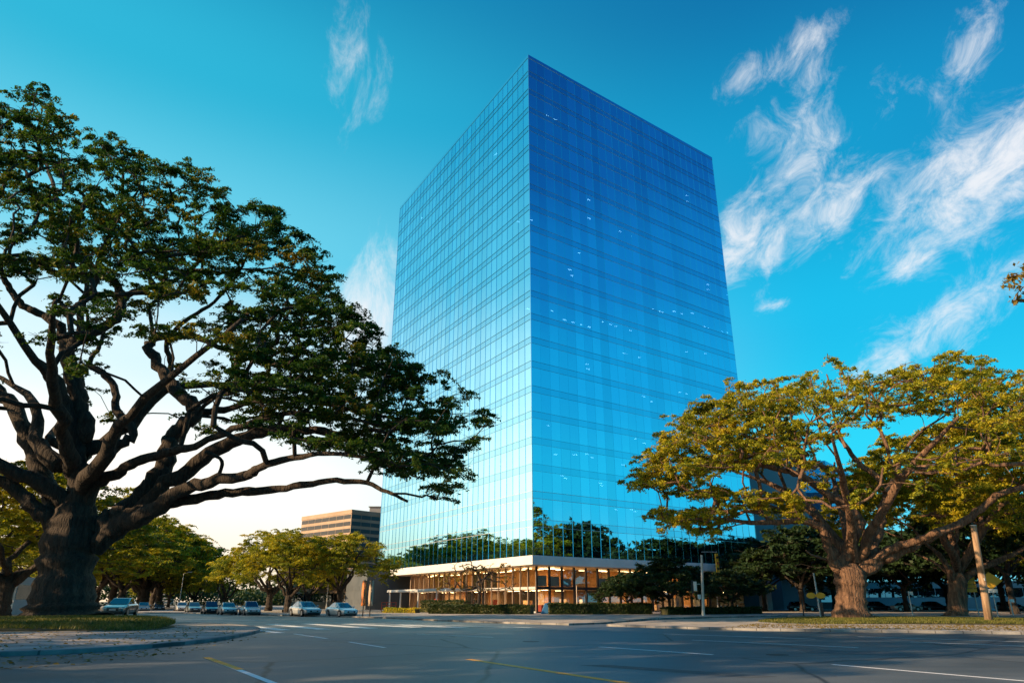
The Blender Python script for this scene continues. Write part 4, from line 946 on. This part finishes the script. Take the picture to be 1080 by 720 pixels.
# ------------------------------------------------------------------ hedges
def hedge(name, label, p, q, w, h, m, per=240, seed=1):
    p, q = Vector(p), Vector(q); d = (q-p); ln = d.length; d.normalize(); e = thing(name, label, 'hedge', (p.x, p.y, .1), math.atan2(d.y, d.x), 'clipped hedges before the tower')
    r = np.random.RandomState(seed); mb = MB(); mb.box(.1, ln-.1, -w/2+.12, w/2-.12, 0, h-.12); mb.build('branches', M['soil'], e)
    n = int(per*ln); face = r.rand(n); x = r.rand(n)*ln; y = (r.rand(n)-.5)*w; z = r.rand(n)*h
    y = np.where(face < .4, -w/2 + r.rand(n)*.1, y); y = np.where((face >= .4) & (face < .5), w/2 - r.rand(n)*.1, y); z = np.where(face > .5, h - r.rand(n)*.1 + .06*np.sin(x*1.3) + .05*r.randn(n), z)
    q_ = np.stack([x, y, z], 1); nn = r.randn(n,3); nn /= np.linalg.norm(nn, axis=1)[:,None]; a = np.cross(nn, r.randn(n,3)); a /= np.linalg.norm(a, axis=1)[:,None]; b = np.cross(nn, a); s_ = .11
    fast_mesh('foliage', np.stack([q_-a*s_, q_-b*s_*.6, q_+a*s_, q_+b*s_*.6], 1).reshape(-1,3), 4, m, e); return e
hedge('clipped_hedge', 'long low sunlit hedge before the left lobby windows', (gx(448,86,640),92), (gx(562,86,640),87), 1.6, 1.0, M['hedge'], 420, 1)
hedge('clipped_hedge', 'taller dark hedge strip behind the front hedge', (gx(444,100,640),103), (gx(492,96,640),97), 1.4, 1.5, M['hedge'], 320, 2)
hedge('clipped_hedge', 'dark hedge under the lit right lobby windows', (gx(578,86,640),87), (gx(690,86,640),88), 1.5, 1.15, M['hedge'], 420, 3)
hedge('clipped_hedge', 'low hedge right of the leaning signal pole', (gx(700,84,640),84), (gx(805,90,640),92), 1.3, .75, M['hedge'], 320, 4)
hedge('clipped_hedge', 'loose low shrubs left end by the entrance canopy', (gx(404,98,640),100), (gx(440,96,640),97), 1.2, .6, M['leaf_mid'], 160, 5)

# ------------------------------------------------------------------ small bare tree before the lobby
t = Tree(77); r = t.r
t.limb([Vector((0,0,-.1)), Vector((0,0,.8)), Vector((.05,0,1.9))], [.26,.19,.17], 10, wob=.02)
t.limb([Vector((.35,.1,-.1)), Vector((.4,.1,.9)), Vector((.45,.05,2.1))], [.2,.15,.12], 10, wob=.02)
pp = []
for i in range(75):
    a = r.rand()*2*pi; el_ = r.uniform(.12, 1.45); R_ = r.uniform(2.6, 4.3); pp.append((cos(a)*cos(el_)*R_*1.15, sin(a)*cos(el_)*R_, 2.0 + sin(el_)*R_*.85, .34))
t.grow(pp, (.2,0,1.9), .03, .5, seg=.6, maxr=.1)
t.pads = [p for p in t.pads if p[0] < -.6 and p[2] < 4.2 or r.rand() < .18]
bt = rooted(t, 'bare_tree', 'small nearly bare tree with fine twigs before the lobby corner', 'tree', (0,0,0), M['bark_dark'], M['leaf_dry'], per=260, size=.12)
bt.location = (gx(506,92,640), 89.5, .12); bt.scale = (1.15,1.15,1.15)

# ------------------------------------------------------------------ reflected trees right of the frame
def mirror_spot(u, v, dist):
    """where a tree must stand to be seen in the right facade at picture point u, v"""
    r = Vector(ray(u, v)); r2 = Vector((r.x, r.y)).normalized(); o = Vector((0,0))
    hit = isect(o, r2, NB, dR); rr = r2 - nR * 2 * r2.dot(nR); return hit + rr * dist
p = mirror_spot(612, 590, 52)
e = copy_tree(dk_e); e['group'] = 'trees right of the picture'; e['label'] = 'round crowned tree right of the picture, mirrored in the tower'; e.location = (p.x, p.y, .1); e.scale = (1.75,1.75,2.0)
for i, (u, ds_, h_) in enumerate([(574,80,9),(668,70,8.5),(700,60,8.5),(735,66,8),(770,62,7.5),(800,70,8),(640,90,8)]):
    p = mirror_spot(u, 592, ds_); e = copy_tree(dk_e); e['group'] = 'trees right of the picture'; s_ = h_/8.5
    e['label'] = 'dark tree right of the picture, %s of the far row' % ['first','second','third','fourth','fifth','sixth','seventh'][i]
    e.location = (p.x, p.y, .1); e.scale = (s_*1.3, s_*1.3, s_); e.rotation_euler = (0,0,i*1.1)
# overhanging sprig at the right edge
def sprig_tree():
    t = Tree(91); b = Vector((30.0, 24.0, 0))
    t.limb([b + Vector((0,0,-.1)), b + Vector((-.1,0,2)), b + Vector((0,.2,5)), b + Vector((-.3,.4,9))], [.5,.36,.3,.2], 12, wob=.02)
    tipp = at(1078, 292, 24); t.limb([b + Vector((0,.3,7)), (b + Vector((0,0,8))).lerp(tipp, .5) + Vector((0,0,1)), tipp], [.16,.1,.03], 6)
    pads = [(*at(u, v, 24 + dy), rr) for u, v, dy, rr in ((1074,290,0,.42),(1066,292,.3,.26),(1083,300,-.5,.5),(1072,316,.2,.24),(1082,282,.4,.4),(1095,290,1,.7),(1100,320,0,.6),(1120,300,0,.9),(1130,270,2,.9),(1115,330,1,.7),(1078,318,.3,.25))]
    rr = t.r; pads += [(b.x + rr.uniform(-3,3)+.8, b.y + rr.uniform(-3,3), rr.uniform(9,13), rr.uniform(.6,1)) for _ in range(40)]
    pads = [p for p in pads if projn(np.array([p[:3]]))[0][0] > 1064]
    t.grow(pads, tuple(b + Vector((0,0,6))), .02, .5, seg=.8, maxr=.1)
    return rooted(t, 'leaning_tree', 'orange leaved sprig of a tree reaching in at the right edge', 'tree', (b.x, b.y, 0), M['bark_warm'], M['leaf_dry'], per=420, size=.10)
sprig_tree()

# ------------------------------------------------------------------ street furniture
def base_xy(u, v): return G(u, v)
# leaning signal pole
x, y = base_xy(742, 650); top = at(740, 585, y)
e = thing('traffic_signal', 'slim pale leaning signal pole with white head before the dark hedge', 'traffic signal', (x, y, .1))
mb = MB(); mb.cyl((0,0,0), (top.x-x, 0, top.z-.1), .16, .12, n=12); mb.build('pole', M['pole_paint'], e); mb = MB(); mb.cyl((0,0,0), (0,0,.25), .22, .18, n=12); mb.build('base', M['steel'], e)
hz = at(733,616,y).z; hx_ = at(733,616,y).x - x
mb = MB(); mb.box(hx_-.16, hx_+.16, -.12, .14, hz-.75, hz+.2); bevel(mb.build('signal_head', M['sign_white'], e), .03)
mb = MB(); mb.box(hx_-.42, hx_-.2, -.05, .0, hz-.95, hz+.35); mb.build('backplate', M['black'], e)
mb = MB(); mb.box(hx_+.1, -.05, -.04, .04, hz-.1, hz-.02); mb.build('bracket', M['steel'], e)
mb = MB(); mb.box(-.42, -.1, -.1, .1, 1.65, 2.1); bevel(mb.build('control_box', M['sign_white'], e), .02)
# mast arm with hanging amber signal
x2 = at(757,600,y).x - x; zt2 = at(757,584,y).z; zb2 = at(757,604,y).z
mb = MB(); mb.cyl((top.x-x, 0, zt2+.12), (x2+.1, 0, zt2+.12), .045, n=8); mb.build('mast_arm', M['steel'], e)
mb = MB(); mb.box(x2-.16, x2+.16, -.14, .14, zb2, zt2-.05); hd = mb.build('signal_head', M['sign_yellow'], e); bevel(hd, .03); hd['label'] = 'amber hanging signal head'
for k in range(3):
    zz = zb2 + (zt2-zb2)*(.17 + .3*k); mb = MB(); mb.cyl((x2,-.14,zz), (x2,-.3,zz), .13, .14, n=12, caps=False); mb.cyl((x2,-.142,zz),(x2,-.15,zz),.11,n=12)
    mb.build('lens_visor', M['black'] if k != 1 else M['sign_orange'], hd)
# orange topped post
x, y = base_xy(758, 647.5); e = thing('post_lantern', 'pedestrian post with rounded orange top right of the signal pole', 'sign', (x, y, .1), -.55)
hz = at(758,622,y).z; mb = MB(); mb.cyl((0,0,0), (0,0,hz-.3), .07, n=10); mb.build('post', M['steel'], e)
mb = MB(); pr = [(-.75,-.25),(-.7,.05),(-.45,.3),(0,.4),(.45,.3),(.7,.05),(.75,-.25)]
n = len(pr); mb.add([(a, -.2, hz+b) for a, b in pr] + [(a, .2, hz+b) for a, b in pr], [tuple(range(n)), tuple(range(2*n-1, n-1, -1))] + [(i, n+i, n+(i+1) % n, (i+1) % n) for i in range(n)])
bevel(mb.build('sign_top', M['sign_orange'], e), .04)
# thin pole before hedge
x, y = base_xy(609, 648); e = thing('thin_pole', 'thin pinkish pole standing before the lobby hedge', 'pole', (x, y, .1)); mb = MB(); mb.cyl((0,0,0), (0,0,at(609,617,y).z-.1), .07, .055, n=8); mb.build('shaft', M['cream'], e); mb = MB(); mb.cyl((0,0,0),(0,0,.12),.14,.12,n=8); mb.build('base', M['steel'], e)
# oval double sign
x, y = base_xy(866, 652); e = thing('oval_sign', 'grey post carrying a pair of oval yellow signs left of the forked trunk', 'sign', (x, y, .12), -.55)
mb = MB(); mb.cyl((0,0,0), (-.1,0,at(862,605,y).z), .09, .07, n=10); mb.build('post', M['steel'], e); hz = at(866,629,y).z
for s_ in (-1, 1):
    mb = MB(); n = 20; vs = []; 
    for yy in (-.06, .06):
        vs += [(s_*.42 - .15 + .42*cos(2*pi*i/n), yy - .1, hz + .27*sin(2*pi*i/n)) for i in range(n)]
    mb.add(vs, [tuple(range(n)), tuple(range(2*n-1, n-1, -1))] + [(i, n+i, n+(i+1) % n, (i+1) % n) for i in range(n)]); bevel(mb.build('sign_panel', M['sign_yellow'], e), .015)
mb = MB(); mb.box(.1,.32,-.1,.1,0,1.3); mb.build('cabinet', M['black'], e)
# utility pole
x, y = base_xy(1044, 658.5); tp = at(1027, 556, y); e = thing('utility_pole', 'leaning sunlit wooden utility pole on the right island', 'utility pole', (x, y, .12))
mb = MB(); mb.cyl((0,0,0), ((tp.x-x)*.5, 0, tp.z*.5), .27, .23, n=16); mb.cyl(((tp.x-x)*.5, 0, tp.z*.5), (tp.x-x, 0, tp.z), .23, .19, n=16); mb.build('shaft', M['wood'], e, True)
mb = MB(); mb.cyl(((tp.x-x)*.45,-.25,tp.z*.45),((tp.x-x)*.42,-.26,tp.z*.42+.02),.05,n=8); mb.cyl((tp.x-x,0,tp.z),(tp.x-x,0,tp.z+.05),.2,n=16); mb.build('cap', M['steel'], e)
# yellow diamond warning sign
x, y = base_xy(1053, 651); hz = at(1049,613,y).z; e = thing('diamond_sign', 'yellow diamond warning sign right of the leaning utility pole', 'sign', (x, y, .1), -.55)
mb = MB(); mb.cyl((0,.08,0), (0,.08,hz+.3), .06, n=8); mb.build('post', M['steel'], e)
s_ = 1.05; mb = MB(); mb.add([(-s_,-.02,hz),(0,-.02,hz-s_*.8),(s_,-.02,hz),(0,-.02,hz+s_*.8),(-s_,.03,hz),(0,.03,hz-s_*.8),(s_,.03,hz),(0,.03,hz+s_*.8)], [(0,1,2,3),(7,6,5,4),(0,4,5,1),(1,5,6,2),(2,6,7,3),(3,7,4,0)]); bevel(mb.build('sign_panel', M['sign_yellow'], e), .01)
mb = MB(); mb.box(-.55,.45,-.03,.02,hz-1.15,hz-.78); mb.build('plate', M['sign_white'], e)
x, y = base_xy(1033, 650.5); hz = at(1033,617,y).z; e = thing('panel_sign', 'ribbed yellow panel sign half hidden behind the leaning utility pole', 'sign', (x, y, .1), -.55)
mb = MB(); mb.cyl((0,.08,0), (0,.08,hz), .06, n=8); mb.build('post', M['steel'], e); mb = MB()
for k in range(4): mb.box(-.95, .3, -.02, .03, hz-.75+k*.38, hz-.75+k*.38+.34)
mb.build('sign_panel', M['sign_yellow'], e)
# small posts at right
for i, (u, v, vt, lab) in enumerate([(963,650,624,'pale slim street post between the two right trunks'), (848,650,634,'short dark bollard left of the oval signs'), (1069,650,632,'thin sign post right of the diamond sign')]):
    x, y = base_xy(u, v); e = thing('street_post', lab, 'post', (x, y, .1)); hz = at(u, vt, y).z; mb = MB(); mb.cyl((0,0,0),(0,0,hz),.07,.06,n=8); mb.build('shaft', M['black'] if i == 1 else M['steel'], e)
    mb = MB(); mb.box(-.02,.45,-.03,.03,hz-.35,hz-.05) if i != 1 else mb.cyl((0,0,hz),(0,0,hz+.08),.09,n=8); mb.build('cap' if i == 1 else 'sign_panel', M['black'] if i == 1 else M['sign_white'], e)
# banners by the annex
x, y = base_xy(386, 651); e = thing('banner_stand', 'pair of tall orange and cream banners on dark posts left of the lobby', 'banner', (x, y, .1)); h1 = at(386,613,y).z
for k, (dx, m_) in enumerate(((-.35, M['sign_orange']), (.35, M['cream']))):
    mb = MB(); mb.cyl((dx,0,0), (dx,0,h1+.1), .06, n=8); mb.build('post', M['black'], e)
    mb = MB(); nseg = 8
    for s2 in range(nseg+1):
        zz = 1.0 + (h1-1.0)*s2/nseg; wv = .06*sin(s2*1.1+k); mb.v += [(dx-.24, wv-.03, zz), (dx+.24, -wv-.03, zz)]
        if s2: b_ = len(mb.v)-4; mb.f.append((b_, b_+1, b_+3, b_+2))
    o = mb.build('banner', m_, e, True); sol = o.modifiers.new('s','SOLIDIFY'); sol.thickness = .01
x, y = base_xy(576, 648.5); e = thing('news_box', 'low blue tapered box standing at the end of the lobby hedge', 'box', (x, y, .1))
mb = MB(); mb.add([(-.65,-.4,0),(.65,-.4,0),(.65,.4,0),(-.65,.4,0),(-.15,-.3,1.2),(.45,-.3,1.35),(.45,.3,1.35),(-.15,.3,1.2)], [(0,3,2,1),(4,5,6,7),(0,1,5,4),(1,2,6,5),(2,3,7,6),(3,0,4,7)]); bevel(mb.build('body', M['blue_box'], e), .04)
mb = MB(); mb.box(-.5,.6,-.45,.45,-.0,.12); mb.build('plinth', M['grey_con'], e)
x, y = gx(410,104,640), 104; e = thing('red_railing', 'small reddish railing by the entrance canopy', 'railing', (x, y, .1))
for k in range(4): mb = MB(); mb.cyl((-1+k*.66,0,0), (-1+k*.66,0,1.3), .05, n=8); mb.build('post', M['red_paint'], e)
for z in (.5, .9, 1.3): mb = MB(); mb.cyl((-1.05,0,z), (1.03,0,z), .04, n=8); mb.build('rail', M['red_paint'], e)
# lamp posts along the avenue
for i, (u, Y) in enumerate([(345,112),(190,135),(230,150)]):
    x = gx(u, Y, 630); e = thing('street_lamp', ['slim street lamp behind the rightmost parked car','slim street lamp at the far end of the car row','slim street lamp between the far parked cars'][i], 'street lamp', (x, Y, .1), 0, 'street lamps along the avenue')
    mb = MB(); mb.cyl((0,0,0), (0,0,6.2), .09, .05, n=8); mb.build('pole', M['steel'], e); mb = MB(); mb.cyl((0,0,6.2), (1.1,-.2,6.45), .04, n=6); mb.build('arm', M['steel'], e); mb = MB(); mb.box(.9,1.5,-.3,-.1,6.38,6.5); mb.build('lamp_head', M['steel'], e)

# ------------------------------------------------------------------ cars
def make_car(name, label, paint, style=0):
    e = thing(name, label, 'car', (0,0,0), 0, 'cars on the avenue')
    # side profile stations: x (front +), half width, sill z, deck z
    st = [(2.28,.62,.38,.58),(2.2,.78,.30,.66),(2.0,.86,.22,.74),(1.5,.90,.20,.84),(1.0,.91,.19,.91),(.4,.91,.19,.94),(-.4,.91,.19,.95),(-1.2,.91,.20,.97),(-1.8,.89,.22,.97),(-2.15,.84,.28,.93),(-2.28,.72,.38,.80)]
    V = []; Fc = []; k = 10
    for x, w, z0, z1 in st:
        hh = z1 - z0
        sec = [(-w*.86, z0), (-w*.97, z0+hh*.18), (-w, z0+hh*.5), (-w*.975, z0+hh*.8), (-w*.86, z1-.005), (w*.86, z1-.005), (w*.975, z0+hh*.8), (w, z0+hh*.5), (w*.97, z0+hh*.18), (w*.86, z0)]
        V += [(x, a, b) for a, b in sec]
    # crown the deck
    for i in range(len(st)-1):
        for j in range(k): jj = (j+1) % k; Fc.append((i*k+j, i*k+jj, (i+1)*k+jj, (i+1)*k+j))
    Fc.append(tuple(range(k-1,-1,-1))); Fc.append(tuple((len(st)-1)*k + j for j in range(k)))
    # greenhouse with roof
    zr = 1.40 if style == 0 else 1.55
    xr = -1.55 if style == 0 else -2.0
    lo = [(1.05,.76,.90),(.25,.80,.94),(-.75,.80,.95),(xr,.76,.95)]; hi = [(.18,.60,zr-.03),(-.15,.64,zr),(-.7,.63,zr),(-1.05 if style == 0 else -1.75,.58,zr-.05)]
    b = len(V)
    for (x, w, z), (x2, w2, z2) in zip(lo, hi): V += [(x,-w,z),(x2,-w2,z2),(x2,w2,z2),(x,w,z)]
    for i in range(3):
        for j in range(3): Fc.append((b+i*4+j, b+(i+1)*4+j, b+(i+1)*4+j+1, b+i*4+j+1))
    Fc.append((b,b+1,b+2,b+3)); Fc.append((b+12+3,b+12+2,b+12+1,b+12))
    body = mesh_obj('body', V, Fc, paint, e, True); m = body.modifiers.new('b','BEVEL'); m.width = .035; m.segments = 2; m.limit_method = 'ANGLE'; m.angle_limit = radians(25); w_ = body.modifiers.new('w','WEIGHTED_NORMAL')
    def pane(nm, c, off, mt='car_glass', sh=.1):
        c = [Vector(p) for p in c]; n = (c[1]-c[0]).cross(c[3]-c[0]).normalized(); ctr = sum(c, Vector())/4; 
        if n.dot(ctr - Vector((-.4,0,1.0))) < 0: n = -n; c = c[::-1]
        c = [ctr + (p-ctr)*(1-sh) + n*off for p in c]; mb = MB(); mb.add(c + [p - n*.02 for p in c], [(0,1,2,3),(7,6,5,4),(0,4,5,1),(1,5,6,2),(2,6,7,3),(3,7,4,0)]); return mb.build(nm, M[mt], e)
    P = lambda i, s, up: ((hi if up else lo)[i][0], s*(hi if up else lo)[i][1], (hi if up else lo)[i][2])
    pane('windshield', [P(0,-1,0),P(0,1,0),P(0,1,1),P(0,-1,1)], .012); pane('rear_window', [P(3,-1,0),P(3,1,0),P(3,1,1),P(3,-1,1)], .012)
    for s in (-1,1):
        for i in range(3): pane('side_window', [P(i,s,0),P(i+1,s,0),P(i+1,s,1),P(i,s,1)], .012, sh=.13)
        mb = MB(); mb.box(.78,.92,s*.93-.09,s*.93+.09,.92,1.06); bevel(mb.build('mirror', paint, e), .03)
        mb = MB(); mb.box(2.12,2.262,s*.62-.17,s*.62+.17,.56,.68); bevel(mb.build('headlight', M['lamp_glass'], e), .03)
        mb = MB(); mb.box(-2.275,-2.16,s*.6-.16,s*.6+.16,.66,.80); bevel(mb.build('taillight', M['tail'], e), .02)
        for x in (1.38,-1.36):
            mb = MB(); mb.cyl((x, s*.72, .33), (x, s*.925, .33), .335, n=24); t_ = mb.build('wheel', M['tyre'], e, False); bevel(t_, .03)
            mb = MB(); mb.cyl((x, s*.915, .33), (x, s*.935, .33), .21, n=20)
            mb.build('rim', M['rim'], t_)
            mb = MB(); n = 14; vs = []
            for rr in (.345,.43): vs += [(x + rr*cos(pi*i/n - .12 + .02*i), s*.917, .31 + rr*sin(pi*i/n)) for i in range(n+1)]
            mb.add(vs, [(i,i+1,n+2+i,n+1+i) for i in range(n)]); mb.build('wheel_arch', M['black'], e)
    mb = MB(); mb.box(2.2,2.295,-.42,.42,.42,.58); mb.build('grille', M['black'], e); mb = MB(); mb.box(2.19,2.29,-.6,.6,.27,.36); mb.build('bumper_intake', M['black'], e)
    mb = MB(); mb.box(2.294,2.31,-.24,.24,.46,.55); mb.build('number_plate', M['sign_white'], e)
    mb = MB(); mb.box(-2.0,2.0,-.7,.7,.14,.24); mb.build('underbody', M['black'], e)
    return e
silver = car_paint('paint_silver', (.42,.45,.47)); white = car_paint('paint_white', (.62,.63,.62)); blue = car_paint('paint_blue', (.05,.16,.24)); dark = car_paint('paint_dark', (.02,.03,.045)); teal = car_paint('paint_teal', (.10,.14,.16))
carS = make_car('sedan', 'silver sedan facing right and towards the camera, nearest car on the avenue', silver, 0)
carW = make_car('sedan', 'white sedan directly behind the silver one, by the banners', white, 0)
carT = make_car('sedan', 'blue windowed white sedan parked before the widest avenue tree', white, 1)
carB = make_car('sedan', 'teal sedan alone beside the big tree trunk', teal, 0)
carD = make_car('sedan', 'dark car parked in shade below the right hand trees', dark, 1)
def put(c, u, v, hx_, hy_, s_=1.0, dY=None):
    x, y = G(u, v)
    if dY: y = dY; x = (u-540)/F*(y*CP)
    c.location = (x, y, .0); c.rotation_euler = (0,0,math.atan2(hy_, hx_)); c.scale = (s_,)*3
put(carS, 321, 649.5, .62, -.78, 1.08); put(carW, 361, 648.6, .62, -.78, 1.0, 79); put(carT, 263, 648.3, .5, -.86, 1.0); put(carB, 126, 649.2, .22, -.97, 1.35)
for src, u, Y, lab in ((carW, 241, 92, 'white sedan third from the right in the parked row'), (carD, 223, 98, 'small dark car in the middle of the parked row'), (carB, 205, 106, 'blue grey car near the far end of the parked row'), (carW, 192, 120, 'pale car at the far end of the parked row'), (carD, 168, 130, 'tiny dark car beside the far avenue tree'), (carS, 152, 120, 'small silver car right of the lone teal sedan')):
    c = copy_tree(src); c['label'] = lab; put(c, u, 640, .5, -.86, 1.0, Y)
put(carD, 1066, 640, 1, -.1, 1.0, 118)
for u, Y, lab, src in ((845,126,'dark car left of the forked trunk, in deep shade', carD), (955,124,'pale car between the two right hand trunks', carW), (985,130,'dark car behind the slimmer right trunk', carD), (925,130,'dark car just right of the forked trunk', carD)):
    c = copy_tree(src); c['label'] = lab; c['group'] = 'cars parked under the right hand trees'; put(c, u, 640, 1, -.1, 1.0, Y)
carD['group'] = 'cars parked under the right hand trees'

# far tree belt closing the horizon
r = np.random.RandomState(2); out_ = []
for _ in range(2600):
    a = radians(r.uniform(-75, 75)); d = r.uniform(330, 420); h_ = 9 + 5*sin(a*9) + 3*sin(a*23)
    c = np.array([sin(a)*d, cos(a)*d, r.rand()**.6 * max(4, h_)]); n = 46
    q = c + r.randn(n,3)*np.array([3.2,3.2,1.5]); nn = r.randn(n,3); nn /= np.linalg.norm(nn,axis=1)[:,None]; A = np.cross(nn, r.randn(n,3)); A /= np.linalg.norm(A,axis=1)[:,None]; B = np.cross(nn,A); s_ = .8
    out_.append(np.stack([q-A*s_, q-B*s_*.6, q+A*s_, q+B*s_*.6], 1).reshape(-1,3))
o = fast_mesh('far_wood', np.vstack(out_), 4, M['leaf_dark']); o['kind'] = 'stuff'; o['label'] = 'far off belt of trees closing the horizon'; o['category'] = 'wood'

S.render.engine = 'CYCLES'
S.cycles.max_bounces = 8; S.cycles.transparent_max_bounces = 16; S.cycles.glossy_bounces = 4; S.cycles.diffuse_bounces = 3
S.cycles.sample_clamp_indirect = 6; S.cycles.caustics_reflective = False; S.cycles.caustics_refractive = False
